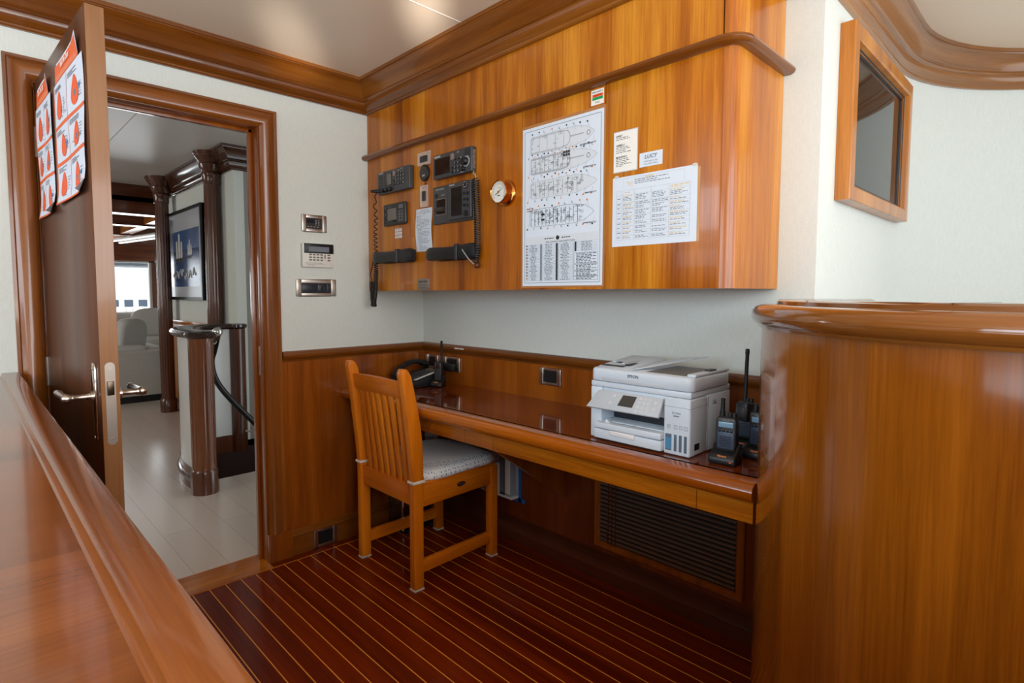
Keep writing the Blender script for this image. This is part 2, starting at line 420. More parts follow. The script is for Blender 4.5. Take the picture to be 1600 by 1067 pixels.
struct(windowed(lambda p, q: (3.72, 3.80, p, q), -4.25, 1.85, [(-4.0,-2.75),(-2.6,-1.35),(-1.2,-0.05),(0.1,1.55)]).build('wall_front', wallpaper))
struct(windowed(lambda p, q: (p, q, -4.33, -4.25), -0.09, 3.80, [(0.5,1.25),(1.3,2.3),(2.35,3.4)]).build('wall_port', wallpaper))

CROWN = [(0,2.110),(0.013,2.110),(0.017,2.115),(0.017,2.121),(0.021,2.124),(0.029,2.132),(0.035,2.142),(0.038,2.153),(0.038,2.157),(0.046,2.160),
         (0.050,2.165),(0.046,2.170),(0.044,2.174),(0.049,2.183),(0.056,2.196),(0.066,2.211),(0.078,2.224),(0.087,2.231),(0.089,2.235),(0.094,2.236),(0.094,CEIL),(0,CEIL)]
cx0 = 1.848; cyf = -0.338
crown_path = [(0,-4.25),(0,cyf),(cx0-0.035,cyf)] + [(cx0-0.035+0.035*math.cos(R(a)), cyf+0.035+0.035*math.sin(R(a))) for a in (-60,-30,0)] + [(cx0,0),(1.955,0),(1.955,0.85)] + arc(2.855,0.85,0.90,180,90,16)[1:] + [(4.35,1.75)]
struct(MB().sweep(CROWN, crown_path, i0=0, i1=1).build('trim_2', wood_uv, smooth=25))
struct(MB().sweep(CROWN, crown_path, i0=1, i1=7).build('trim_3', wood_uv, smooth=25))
struct(MB().sweep(CROWN, crown_path, i0=7).build('trim_4', wood_uv_lit, smooth=25))

# dado: panel, stiles, chair rail, base moulding on the door wall and behind the desk
struct(MB().box(0, 0.006, -0.802, 0, 0.10, 0.925).box(0.006, 0.0075, -0.775, -0.700, 0.13, 0.92).box(0.006, 0.0075, -0.50, -0.43, 0.13, 0.92).build('trim_5', wood_low))
struct(MB().box(0.006, 1.955, -0.006, 0, 0.72, 0.925).build('trim_6', wood_low))
RAIL = [(0,0.914),(0.010,0.914),(0.012,0.922),(0.016,0.926),(0.023,0.936),(0.025,0.946),(0.022,0.956),(0.014,0.962),(0,0.962)]
rp_ = [(0,-0.80),(0,0),(1.955,0)]
struct(MB().sweep(RAIL, rp_, i0=0, i1=1).build('trim_7', wood_uv, smooth=30))
struct(MB().sweep(RAIL, rp_, i0=1).build('trim_8', wood_uv, smooth=30))
BASE = [(0,0),(0.016,0),(0.016,0.088),(0.022,0.090),(0.024,0.096),(0.020,0.102),(0.014,0.106),(0.012,0.114),(0.006,0.120),(0,0.120)]
struct(MB().sweep(BASE, [(0,-0.779),(0,0.10)]).build('baseboard_left', wood_uv, smooth=30))
BASE2 = [(0,0),(0.014,0),(0.014,0.050),(0.010,0.052),(0.006,0.060),(0.004,0.100),(0.016,0.106),(0.016,0.112),(0,0.122)]
struct(MB().sweep(BASE2, [(0,0.10),(1.86,0.10)]).build('baseboard_back', wood('dark_base_moulding', (60,26,10), (84,38,14), (104,50,20), uv=True, coat=0.08, rough=0.45), smooth=30))
# doorway: casing with plinths, jamb and stops
CAS = [(0.0,0.0),(0.0,0.012),(-0.008,0.020),(-0.018,0.026),(-0.032,0.029),(-0.046,0.026),(-0.058,0.018),(-0.062,0.016),(-0.066,0.019),(-0.075,0.019),(-0.075,0.0)]
fdoor = lambda a, b_, h: (h, a, b_)
o_ = [(DY0-0.004, 0.13),(DY0-0.004, DZ),(DY1+0.006, DZ),(DY1+0.006, 0.13)]
struct(MB().sweep(CAS, o_, fdoor).build('trim_9', wood('varnished_mahogany_casing', (104,54,14), (138,78,26), (164,100,40), uv=True, coat=0.5), smooth=30))
struct(MB().box(0, 0.024, DY1-0.001, DY1+0.108, 0, 0.132).box(0, 0.024, DY0-0.084, DY0+0.002, 0, 0.132).build('trim_10', wood_low, bevel=0.002))
jm = MB().box(-0.11, 0.004, DY1-0.002, DY1+0.01, 0, DZ+0.01).box(-0.11, 0.004, DY0-0.01, DY0+0.002, 0, DZ+0.01).box(-0.11, 0.004, DY0, DY1, DZ-0.002, DZ+0.01)
jm.box(-0.075, -0.05, DY1-0.018, DY1-0.002, 0, DZ).box(-0.075, -0.05, DY0+0.002, DY0+0.018, 0, DZ).box(-0.075, -0.05, DY0, DY1, DZ-0.018, DZ-0.002)
struct(jm.build('trim_11', wood_low, bevel=0.0015))
strike = thing('strike_plate', 'slim steel strike plate let into the bare jamb of the doorway', 'door hardware', (-0.03, DY1-0.003, 0.9))
MB().box(-0.042,-0.02, DY1-0.0045, DY1-0.002, 0.86, 0.99).build('plate', steel_p, strike)
struct(MB().box(-0.11, 0.066, DY0, DY1, -0.004, 0.0025).build('trim_12', wood_y))
struct(MB().box(0, 0.02, -4.25, -1.98, 0.96, 2.11).build('unseen_dark_panel', wood_low))  # dark panel added out of view to darken reflections in the cabinet front
# lobby and saloon shell
HX0, HX1, HY0, HY1 = -2.28, -1.385, -0.66, 0.55
lf = MB().box(-9.2, HX0, -3.6, 1.3, -0.05, 0).box(HX1, -0.09, -3.6, 1.3, -0.05, 0).box(HX0, HX1, -3.6, HY0, -0.05, 0).box(HX0, HX1, HY1, 1.3, -0.05, 0)
struct(lf.build('floor_lobby', lobby_floor_m))
LC = 2.40
lc = MB().box(-4.6, 0.0, -3.6, 1.3, LC, LC+0.05)
struct(lc.build('ceiling_lobby', lobby_ceil))
struct(MB().box(-4.6, -0.1, -1.381, -1.378, LC-0.001, LC).box(-1.412,-1.409,-3.6,-1.38, LC-0.001, LC).box(-4.6,-0.1,-0.962,-0.959,LC-0.001,LC).build('trim_13', plain('grey_ceiling_joint', (120,112,106), 0.6)))
struct(MB().box(-9.2, -4.6, -3.6, 1.3, 2.22, 2.27).build('ceiling_saloon', lobby_ceil))
struct(MB().box(-9.2, 0, -3.7, -3.6, 0, 2.57).build('wall_lobby_port', wallpaper))
struct(MB().box(-9.2, 0, 1.3, 1.4, 0, 2.57).build('wall_lobby_starboard', wallpaper))
sw = MB().box(-9.1, -9.0, -3.6, 1.3, 0, 0.88).box(-9.1, -9.0, -3.6, 1.3, 1.80, 2.57)
for a, c in ((-3.6,-2.4),(-1.18,-1.08),(0.66,0.74),(1.2,1.3)): sw.box(-9.1, -9.0, a, c, 0.88, 1.80)
struct(sw.build('wall_saloon_aft', wood_dark))
struct(MB().box(-9.0, -8.97, -3.6, 1.3, 1.80, 2.10).build('trim_14', wood_beam))
for i, (a, c) in enumerate(((-2.4,-1.18),(-1.08,0.66),(0.74,1.2))):
    o = struct(MB().box(-9.06, -9.05, a, c, 0.88, 1.80).build('window_%d' % (i+1), glass_m))
    MB().box(-9.07,-8.99,a,a+0.035,0.88,1.80).box(-9.07,-8.99,c-0.035,c,0.88,1.80).box(-9.07,-8.99,a,c,0.88,0.91).box(-9.07,-8.99,a,c,1.775,1.80).build('window_frame', steel_p, o)
# painting wall with dado, and the stair wall returning from it
PWY = -0.20; PWX0, PWX1 = -4.22, -2.29
struct(MB().box(PWX0, PWX1, PWY, PWY+0.08, 0, LC).build('wall_painting', wallpaper))
struct(MB().box(PWX0, -2.60, PWY-0.010, PWY, 0.12, 0.91).box(PWX0, -2.60, PWY-0.025, PWY, 0.91, 0.95).box(PWX0, -2.60, PWY-0.02, PWY, 0, 0.12).build('trim_15', wood_v, bevel=0.003))
struct(MB().box(PWX1-0.08, PWX1, PWY+0.08, 1.3, 0, LC).build('wall_stair', plain('grey_stair_wall', (150,144,138), 0.8)))
LCROWN = [(o*1.3, LC-(CEIL-z)*1.25) for o, z in CROWN]
struct(MB().sweep(LCROWN, [(PWX0, PWY), (PWX1, PWY), (PWX1, 1.3)]).build('trim_16', wood_darkx, smooth=25))
# stairwell lining, near-black colour painting in the shade of the open hole
st = MB().box(HX0-0.03, HX0, HY0, HY1, -1.2, 0).box(HX1, HX1+0.03, HY0, HY1, -1.2, -0.05).box(HX0, HX1, HY0-0.03, HY0, -1.2, -0.05).box(HX0, HX1, HY1, HY1+0.03, -1.2, -0.05)
struct(st.build('wall_stairwell', gap_m))
struct(MB().box(HX0, HX1, HY0, HY1, -1.25, -1.2).build('floor_stairwell', gap_m))

# ------------------------------------------------------------------ overhead cabinet
cb = thing('overhead_cabinet', 'wide honey-coloured wooden wall cabinet above the desk, with one rounded end', 'cabinet', (0.93, 0, 1.24))
YF = -0.338; ZB = 1.24; ZR0, ZR1 = 1.886, 1.911; CR = 0.036
def corner_poly(x0, x1, y0, r=CR, n=8):
    return [(x0,-0.001),(x0,y0)] + [(x1-r+r*math.cos(R(a)), y0+r+r*math.sin(R(a))) for a in [-90+90*i/n for i in range(n+1)]] + [(x1,-0.001)]
flat = lambda a, c, h: (a, c, h)
# case with rounded end post
MB().prism([(0.002,-0.001),(0.002,YF+0.02),(1.815,YF+0.02),(1.815,-0.001)], flat, ZB, CEIL-0.003).build('carcass', wood_v, cb)
MB().prism(corner_poly(1.8165, cx0, YF), flat, ZB, CEIL-0.004).build('rounded_end_post', wood_v, cb, smooth=40)
MB().box(0.002, 1.815, YF, YF+0.02, ZR0+0.004, CEIL-0.003).build('fascia', wood_v, cb)
d1 = MB().box(0.002, 1.0715, YF, YF+0.02, ZB, ZR0).build('instrument_panel', wood_v, cb)
MB().box(1.0745, 1.4345, YF-0.002, YF+0.02, ZB, ZR0).build('door', wood_v, cb, bevel=0.001)
MB().box(1.4375, 1.8135, YF-0.002, YF+0.02, ZB, ZR0).build('door', wood_v, cb, bevel=0.001)
RP = [(0,ZR0),(0.020,ZR0-0.001),(0.030,ZR0+0.004),(0.034,ZR0+0.0125),(0.030,ZR0+0.021),(0.020,ZR1),(0,ZR1)]
rpath = [(0.001,YF),(cx0-CR,YF)] + [(cx0-CR+CR*math.cos(R(a)), YF+CR+CR*math.sin(R(a))) for a in (-72,-54,-36,-18,0)] + [(cx0,-0.001)]
MB().sweep(RP, rpath).build('edge_rail', wood_uv, cb, smooth=40)

# ------------------------------------------------------------------ desk
dk = thing('desk', 'long built-in varnished wooden desk along the back wall', 'desk', (0.97, -0.24, 0))
ZD = 0.76
def fy(x): return -0.500 + (x/1.98)*0.034
dpath = [(0.010, fy(0)), (1.976, fy(1.976))]
NOSE = [(-0.06,ZD),(-0.012,ZD),(0.0,ZD-0.003),(0.010,ZD-0.011),(0.014,ZD-0.024),(0.012,ZD-0.036),(0.004,ZD-0.046),(-0.006,ZD-0.050),(-0.06,ZD-0.050)]
dend = [(2.59-math.sqrt(0.6525**2-(y+0.235)**2), y) for y in (fy(1.98)+0.05, -0.40, -0.36, -0.31, -0.26, -0.235)] + [(1.9375, -0.23), (1.9375, -0.007)]
MB().prism([(0.008,-0.007),(0.008,fy(0)+0.05)] + dend, flat, ZD-0.04, ZD).build('desktop', wood_desk, dk)
MB().sweep(NOSE, dpath, cprof=True).build('rounded_front_edge', wood('varnished_mahogany_nosing', (140,66,4), (174,92,12), (198,116,26), uv=True, rough=0.2, coat=0.7), dk, smooth=40)
xs = [0.03, 0.30, 0.881, 1.036, 1.817, 1.965]
for i in range(5):
    a, c = xs[i]+0.001, xs[i+1]-0.001
    MB().prism([(a, fy(a)+0.030),(a, fy(a)+0.052),(c, fy(c)+0.052),(c, fy(c)+0.030)], flat, ZD-0.112, ZD-0.05).build('apron_board', wood_x, dk)
MB().prism([(fy(0.93)+0.06, ZD-0.05),(fy(0.93)+0.06, ZD-0.10),(0.10, 0.30),(0.10, ZD-0.05)], lambda a, c, h: (h, a, c), 0.918, 0.938).build('bracket', wood_low, dk)
MB().prism([(fy(0.05)+0.06, ZD-0.05),(fy(0.05)+0.06, ZD-0.10),(0.0, 0.56),(0.0, ZD-0.05)], lambda a, c, h: (h, a, c), 0.012, 0.030).build('bracket', wood_low, dk)

# air grille under the desk
gr = thing('air_grille', 'dark louvred air grille under the desk near the curved half wall', 'air grille', (1.41, 0.10, 0.17))
GX0, GX1, GZ0, GZ1 = 1.125, 1.705, 0.17, 0.43
FR = [(0,0),(0,0.008),(0.006,0.012),(0.024,0.012),(0.030,0.006),(0.030,0)]
MB().sweep([(-o, h) for o, h in FR], [(GX0-0.03,GZ0-0.03),(GX0-0.03,GZ1+0.03),(GX1+0.03,GZ1+0.03),(GX1+0.03,GZ0-0.03)][::-1], lambda a, c, h: (a, 0.10-h, c), closed=True, caps=False).build('frame', wood_low, gr, smooth=30)
MB().box(GX0, GX1, 0.0975, 0.0995, GZ0, GZ1).build('backing', void_m, gr)
sl = MB(); n = 14
for i in range(n):
    z = GZ0+0.012+(GZ1-GZ0-0.02)*i/(n-1)
    sl.prism([(0.0865,z-0.0012),(0.0965,z+0.0012),(0.0965,z+0.0042),(0.0865,z+0.0018)], lambda a, c, h: (h, a, c), GX0, GX1)
sl.build('louvre_slats', plain('brown_louvre_wood', (124,92,72), 0.3, coat=0.5), gr)
cross = MB()
for k in range(3): cross.box(GX0+0.045+0.06*k*0.3, GX0+0.049+0.06*k*0.3, 0.086, 0.0875, GZ0, GZ1)
cross.build('stiffener', wood_dark, gr)

# literature pocket in the under-desk panel, edged with blue tape
tp = thing('wall_cubby', 'small open cubby under the desk edged with blue masking tape', 'cubby', (0.57, 0.10, 0.22))
TX0, TX1, TZ0, TZ1 = 0.42, 0.640, 0.225, 0.47
fw = lambda a, c, h: (a, 0.10-h, c)
MB().box(TX0, TX1, 0.094, 0.0992, TZ0, TZ1).build('back_panel', plain('cubby_grey_liner', (168,172,178), 0.6), tp)
tb = MB().box(TX1, TX1+0.018, 0.0965, 0.0988, TZ0-0.02, TZ1).box(TX0-0.01, TX1+0.042, 0.0965, 0.0988, TZ0-0.022, TZ0).box(TX0-0.018, TX0, 0.0965, 0.0988, TZ0-0.02, TZ1)
tb.build('blue_tape_border', tape_blue, tp)
MB().box(TX0, TX1, 0.048, 0.094, TZ0, TZ0+0.008).build('ledge', paper_w, tp)
for (x0, x1, h, m_, nm, lb) in ((0.548,0.582,0.225,black,'book','black-spined book in the blue-taped cubby'),(0.584,0.625,0.235,plain('pale_grey_folder', (156,162,170), 0.6),'book','white folder standing beside the blue tape of the under-desk cubby'),(0.505,0.545,0.15,paper_w,'book','low cream booklet in the blue-taped cubby behind the chair')):
    t = thing(nm, lb, 'book', ((x0+x1)/2, 0.075, TZ0+0.008), group='books in the under-desk cubby')
    MB().box(x0, x1, 0.056, 0.093, TZ0+0.008, TZ0+0.008+h).build('cover', m_, t, bevel=0.002)
    MB().box(x0+0.003, x1-0.003, 0.054, 0.0555, TZ0+0.02, TZ0+0.005+h).build('page_block', paper_w if m_ is not black else ink_grey, t)

# ------------------------------------------------------------------ left counter and curved half wall
ct = thing('counter', 'long glossy wooden counter with a raised edge, running up to the open door', 'counter', (1.8, -2.2, 0))
CY = -1.713; CZ = 0.957
LIP = [(-0.060,CZ-0.012),(-0.053,CZ-0.011),(-0.050,CZ-0.005),(-0.049,CZ-0.001),(-0.046,CZ),(-0.010,CZ),(-0.003,CZ-0.004),(0,CZ-0.012),(0,CZ-0.05),(-0.06,CZ-0.05)]
MB().sweep([(-o, h) for o, h in LIP][::-1], [(0.001,CY),(3.6,CY)], cprof=True).build('raised_edge', wood_counter, ct, smooth=35)
MB().box(0.001, 3.6, -2.9, CY-0.056, CZ-0.05, CZ-0.0115).build('countertop', wood('polished_mahogany_worktop', (100,54,20), (122,68,28), (142,84,38), 'y', rough=0.16, coat=0.4), ct)
MB().box(0.001, 3.6, -2.88, CY-0.03, 0, CZ-0.05).build('front_panel', wood_low, ct)

hw = thing('curved_half_wall', 'tall curved varnished half wall with a rounded cap where the desk ends', 'half wall', (2.59, -0.3, 0))
HC = (2.59, -0.235); HR = 0.65
harc = [(HC[0]-HR, -0.002)] + arc(HC[0], HC[1], HR, 180, 270, 40) + [(3.70, HC[1]-HR)]
MB().sweep([(0,0),(0,1.156),(-0.10,1.156),(-0.10,0)], harc, cprof=True).build('body', wood('varnished_mahogany_curved', (112,58,8), (144,80,16), (172,104,32), 'z', rough=0.16, coat=0.6, k=0.9), hw, smooth=40)
CAP = [(-0.02,1.150),(0.008,1.150),(0.010,1.156),(0.018,1.160),(0.024,1.172),(0.022,1.186),(0.014,1.196),(0.002,1.2005),(-0.030,1.2015),(-0.032,1.208),(-0.040,1.2115),(-0.16,1.2115),(-0.17,1.206),(-0.17,1.150)]
MB().sweep(CAP, harc, cprof=True).build('rounded_cap', wood('varnished_mahogany_cap', (104,58,18), (130,78,30), (152,98,46), uv=True, rough=0.13, coat=0.9), hw, smooth=40)
sm = MB()
for a in (196, 222, 250):
    c_, s_ = math.cos(R(a)), math.sin(R(a))
    p = [(HC[0]+c_*q, HC[1]+s_*q) for q in (HR-0.165, HR-0.034)]
    sm.sweep([(-0.0006,1.2112),(-0.0006,1.2118),(0.0006,1.2118),(0.0006,1.2112)], p, cprof=True)
sm.build('cap_joint', gap_m, hw)

# ------------------------------------------------------------------ monitor in a wooden frame on the right wall
tv = thing('wall_monitor', 'dark screen in a wooden frame under the curved crown moulding', 'monitor', (1.955, 0.55, 1.517))
TY0, TY1, TA, TB = 0.148, 0.955, 1.517, 2.054
FP = [(0,0),(0,0.040),(0.002,0.043),(0.040,0.044),(0.046,0.040),(0.050,0.024),(0.056,0.022),(0.056,0)]
MB().sweep([(-o, h) for o, h in FP], [(TY0,TA),(TY1,TA),(TY1,TB),(TY0,TB)], lambda a, c, h: (1.9555+h, a, c), closed=True, caps=False, cprof=True).build('frame', wood('golden_mahogany_frame', (150,84,16), (188,114,30), (214,142,56), 'z', rough=0.3, coat=0.3), tv, smooth=25)
MB().sweep([(-0.050,0.026),(-0.053,0.026),(-0.056,0.020),(-0.064,0.020),(-0.066,0.014)], [(TY0,TA),(TY1,TA),(TY1,TB),(TY0,TB)], lambda a, c, h: (1.9555+h, a, c), closed=True, caps=False).build('black_bezel', black, tv)
MB().box(1.956, 1.972, TY0+0.05, TY1-0.05, TA+0.05, TB-0.05).build('screen', glass_dark, tv)

# ------------------------------------------------------------------ door leaf, hinges, furniture
DL = 0.772; DH = 1.944; DT = 0.042
door = MB(); dang = math.atan2(0.037, 0.775)
door_o = MB().box(0.004, DL, 0, DT, 0.006, DH).build('door_1', wood_door, bevel=0.0015)
struct(door_o); door_o.location = (0.006, -1.637, 0); door_o.rotation_euler = (0, 0, dang); door_o['_local'] = 1
MB().box(DL, DL+0.0012, 0.0008, DT-0.0008, 0.008, DH-0.002).build('door_edge_lipping', wood_edge, door_o)
for s_ in (-1, 1):                      # long handle plates and levers on both faces
    f0 = 0.0 if s_ < 0 else DT
    yy = lambda h: f0 + s_*h
    hp = MB(); pts = [(DL-0.052+0.019*math.cos(R(t)), 1.026+0.019*math.sin(R(t))) for t in range(0, 181, 20)] + [(DL-0.052+0.019*math.cos(R(t)), 0.850+0.019*math.sin(R(t))) for t in range(180, 361, 20)]
    hp.prism(pts, lambda a, c, h: (a, yy(h), c), 0.0, 0.007)
    pl = hp.build('handle_plate', chrome, door_o, bevel=0.003)
    MB().cyl((DL-0.052, yy(0.006), 0.956), (DL-0.052, yy(0.014), 0.956), 0.014).sphere((DL-0.052, yy(0.064), 0.956), 0.0125).lathe([(0.0085,0.012),(0.0085,0.018),(0.0072,0.02),(0.0080,0.048),(0.0095,0.05),(0.0095,0.054)], (DL-0.052, f0, 0.956), (0, s_, 0), 24, (0.019,0.049,12)).lathe([(0.008,0.008),(0.0095,0.012),(0.008,0.016),(0.0085,0.10),(0.0105,0.112),(0.0095,0.122),(0.004,0.124)], (DL-0.052, yy(0.064), 0.956), (-1, 0, 0), 24, (0.018,0.098,12)).build('lever_handle', steel, door_o, smooth=50)
    sc = MB()
    for z in (1.03, 0.846): sc.cyl((DL-0.052, yy(0.007), z), (DL-0.052, yy(0.0085), z), 0.004, n=12)
    sc.build('screw', steel_p, pl)
pts = [(DT/2+0.0115*math.cos(R(t)), 1.036+0.0115*math.sin(R(t))) for t in range(0, 181, 20)] + [(DT/2+0.0115*math.cos(R(t)), 0.842+0.0115*math.sin(R(t))) for t in range(180, 361, 20)]
lp = MB().prism(pts, lambda a, c, h: (DL+0.0012+h, a, c), 0, 0.0014).build('lock_plate', steel_p, door_o)
MB().prism([(DT/2-0.008,0.962),(DT/2+0.007,0.962),(DT/2+0.007,0.999),(DT/2-0.008,0.999)], lambda a, c, h: (DL+0.0026+h, a, c), 0, 0.007).build('latch_bolt', plain('dark_latch_steel', (92,78,66), 0.3, 1.0), lp, bevel=0.0015)
sc = MB()
for z in (1.032, 0.846): sc.cyl((DL+0.0026, DT/2, z), (DL+0.0036, DT/2, z), 0.0038, n=12)
sc.text('SAFE LOCK', 0.0042, (DL+0.00265, DT/2, 1.017), (0,1,0), (0,0,1)).build('screw', steel, lp)
for z in (1.745, 0.953, 0.32):
    h = MB().box(-0.012, 0.004, -0.004, -0.0005, z-0.05, z+0.05).cyl((-0.004,-0.007,z-0.052),(-0.004,-0.007,z+0.052),0.0065,n=14).build('hinge', steel_p, door_o, smooth=40)
MB().cyl((-0.004,-0.006,0.05),(-0.004,-0.006,1.93),0.0028,n=8).build('hinge_rod', chrome, door_o)

# posters taped to the door
def poster(name, label, s0, s1, z0, z1, head, seed, flap):
    rnd = random.Random(seed)
    t = thing(name, label, 'poster', (0.006, -1.637, 0), dang, local=True, group=None)
    W, Hh = s1-s0, z1-z0
    def bend(a, c):                                   # paper lifts from the door near its lower edge and corners
        q = 0.004 + 0.006*max(0, 0.10-c)/0.10*(0.4+0.6*abs(2*a-1)) + 0.0025*math.sin(a*5+seed)*math.sin(c*7)
        if c > 0.86 and a > 0.72: q += 0.010*(c-0.86)/0.14*(a-0.72)/0.28*flap
        if c < 0.08 and a > 0.86: q += 0.020*(0.08-c)/0.08*(a-0.86)/0.14
        return q
    def P(a, c, h=0.0): return (s0+W*a, -bend(a, c)-h, z0+Hh*c)
    def patch(m, a0, a1, c0, c1, h=0.0006):
        n_ = max(1, int((a1-a0)*10)); k_ = max(1, int((c1-c0)*14))
        m.grid(lambda u_, v_: P(a0+(a1-a0)*u_, c0+(c1-c0)*v_, h), n_, k_)
    m = MB(); patch(m, 0, 1, 0, 0.86, 0.0)
    # ragged upper part: sheet narrows to the folded heading
    m.grid(lambda u_, v_: P(0.09+0.80*u_+0.04*v_, 0.86+0.14*v_, 0), 8, 4)
    sh = m.build('sheet', paper, t)
    m = MB(); patch(m, 0.09, 0.89, 0.862, 0.985)
    patch(m, 0.0, 0.03, 0.0, 0.86)
    for c in (0.545, 0.285): patch(m, 0.0, 1.0, c-0.012, c+0.012)
    patch(m, 0.03, 1.0, 0.0, 0.012)
    for c0, c1 in ((0.56,0.84),(0.30,0.53),(0.02,0.27)): patch(m, 0.497, 0.505, c0, c1)
    m.build('orange_band_print', orange_p, sh)
    m = MB(); patch(m, 0.12, 0.86, 0.868, 0.905, 0.0009); m.build('heading_print', orange_l, sh)
    m = MB().text(head, Hh*0.062, P(0.49, 0.943, 0.0035), (1,0,0), (0,0,1), sx=0.72, bold=0.0006)
    m.build('heading_lettering', paper_w, sh)
    fig = MB(); tx = MB(); bl = MB(); dk_ = MB()
    for r_, (c0, c1) in enumerate(((0.57,0.84),(0.31,0.53),(0.03,0.27))):
        for q, a0 in enumerate((0.05, 0.53)):
            cc = (c0+c1)/2-0.02; ac = a0+0.20+rnd.uniform(-0.04, 0.06); hh = (c1-c0)*0.36; ww = rnd.uniform(0.11, 0.15)
            # hooded pear-shaped orange figure
            pr = []
            for k in range(20):
                th = 2*PI*k/20; rr = math.sin(th/2)**1.3 if True else 0
                pr.append((ac+ww*math.sin(th)*(0.35+0.65*math.sin(th/2)**2), cc+hh*math.cos(th)))
            fig.F([fig.V(P(a, c, 0.0012)) for a, c in pr])
            dk_.F([dk_.V(P(ac+0.035*math.cos(2*PI*k/10), cc-0.02+0.022*math.sin(2*PI*k/10), 0.0016)) for k in range(10)]) if q else None
            if (r_+q) % 2: bl.F([bl.V(P(ac+0.12+0.03*math.cos(2*PI*k/8), cc+0.015*math.sin(2*PI*k/8), 0.0014)) for k in range(8)])
            for k in range(3): patch(tx, a0+0.02, a0+0.02+rnd.uniform(0.15,0.3), c1-0.02-0.012*k, c1-0.015-0.012*k, 0.001)
            for k in range(5): patch(tx, a0+0.32, a0+0.32+rnd.uniform(0.05,0.1), c0+0.05+0.02*k, c0+0.054+0.02*k, 0.001)
            for k in range(4):
                x_, y_ = a0+rnd.uniform(0.05,0.38), c0+rnd.uniform(0.01,0.06)
                patch(tx, x_, x_+0.04, y_, y_+0.006, 0.001)
    fig.build('figure_print', red_or, sh); tx.build('caption_print', ink_grey, sh); bl.build('blue_print', blue_ink, sh); dk_.build('dark_print', ink_grey, sh)
    tp_ = MB()
    for a, c in ((0.86, 1.0), (0.14, 0.985), (0.03, 0.86)): patch(tp_, a-0.05, a+0.05, c-0.02, c+0.012, 0.0014)
    return t
poster('safety_poster', 'orange and white instruction poster nearest the door edge', 0.365, 0.745, 1.490, 1.890, 'Build Me Chute', 3, 1.0)
poster('safety_poster', 'orange and white instruction poster nearest the door hinges', 0.040, 0.312, 1.478, 1.897, 'Don The Suit', 5, 1.3)

# ------------------------------------------------------------------ chair
ch = thing('dining_chair', 'slat-backed wooden chair with a sprigged blue-and-white seat cushion', 'chair', (0.45, -0.31, 0))
def ypost(z):
    if z < 0.44: return -0.527
    t = (z-0.44)/0.50
    return -0.527 - 0.008*t - 0.058*t*t
def post(x):
    zs = [0.006, 0.15, 0.30, 0.40, 0.44, 0.50, 0.56, 0.62, 0.68, 0.74, 0.80, 0.86, 0.895, 0.912, 0.922, 0.926]
    rg = []
    for z in zs:
        hx = 0.018; hy = 0.0235 - 0.002*max(0, z-0.5)
        hy += 0.008*math.exp(-((z-0.66)/0.17)**2)
        if z > 0.89: hy *= max(0.42, math.sqrt(max(0.0, 1-((z-0.89)/0.0375)**2)))
        y = ypost(z)
        rg.append([(x-hx,y-hy,z),(x+hx,y-hy,z),(x+hx,y+hy,z),(x-hx,y+hy,z)])
    return MB().rings(rg)
xl, xr = 0.243, 0.657; fl, fr_ = 0.236, 0.642
for x in (xl, xr):
    p_ = post(x).build('leg', wood_chair, ch, bevel=0.004)
    MB().box(x-0.0185, x+0.0185, ypost(0)-0.025, ypost(0)+0.024, 0, 0.006).build('felt_pad', rubber_w, p_)
for x in (fl, fr_):
    p_ = MB().box(x-0.020, x+0.020, -0.107, -0.067, 0.006, 0.430).build('leg', wood_chair, ch, bevel=0.004)
    MB().box(x-0.0205, x+0.0205, -0.1075, -0.0665, 0, 0.006).build('felt_pad', rubber_w, p_)
# crest rail, gently arched and curved in plan
rg = []
for i in range(17):
    t = i/16; x = xl+0.012+(xr-xl-0.024)*t; arch = 0.009*math.sin(PI*t); bow = -0.012*math.sin(PI*t)
    z0, z1 = 0.800+0.004*math.sin(PI*t), 0.868+arch
    rg.append([(x, ypost(z0)-0.011+bow, z0),(x, ypost(z1)-0.011+bow, z1),(x, ypost(z1)+0.011+bow, z1),(x, ypost(z0)+0.011+bow, z0)])
MB().rings(rg).build('crest_rail', wood_chairx, ch, bevel=0.003)
MB().box(xl+0.016, xr-0.016, -0.541, -0.517, 0.352, 0.438).build('lower_back_rail', wood_chairx, ch, bevel=0.003)
for i in range(7):
    t = (i+1)/8; x = xl+0.018+(xr-xl-0.036)*t
    rg = []
    for k in range(11):
        z = 0.43+(0.81-0.43)*k/10; bow = -0.012*math.sin(PI*t)*k/10; y = ypost(z)+bow-0.006*math.sin(PI*k/10)
        rg.append([(x-0.015,y-0.006,z),(x+0.015,y-0.006,z),(x+0.015,y+0.006,z),(x-0.015,y+0.006,z)])
    MB().rings(rg).build('back_slat', wood_chair, ch, bevel=0.002)
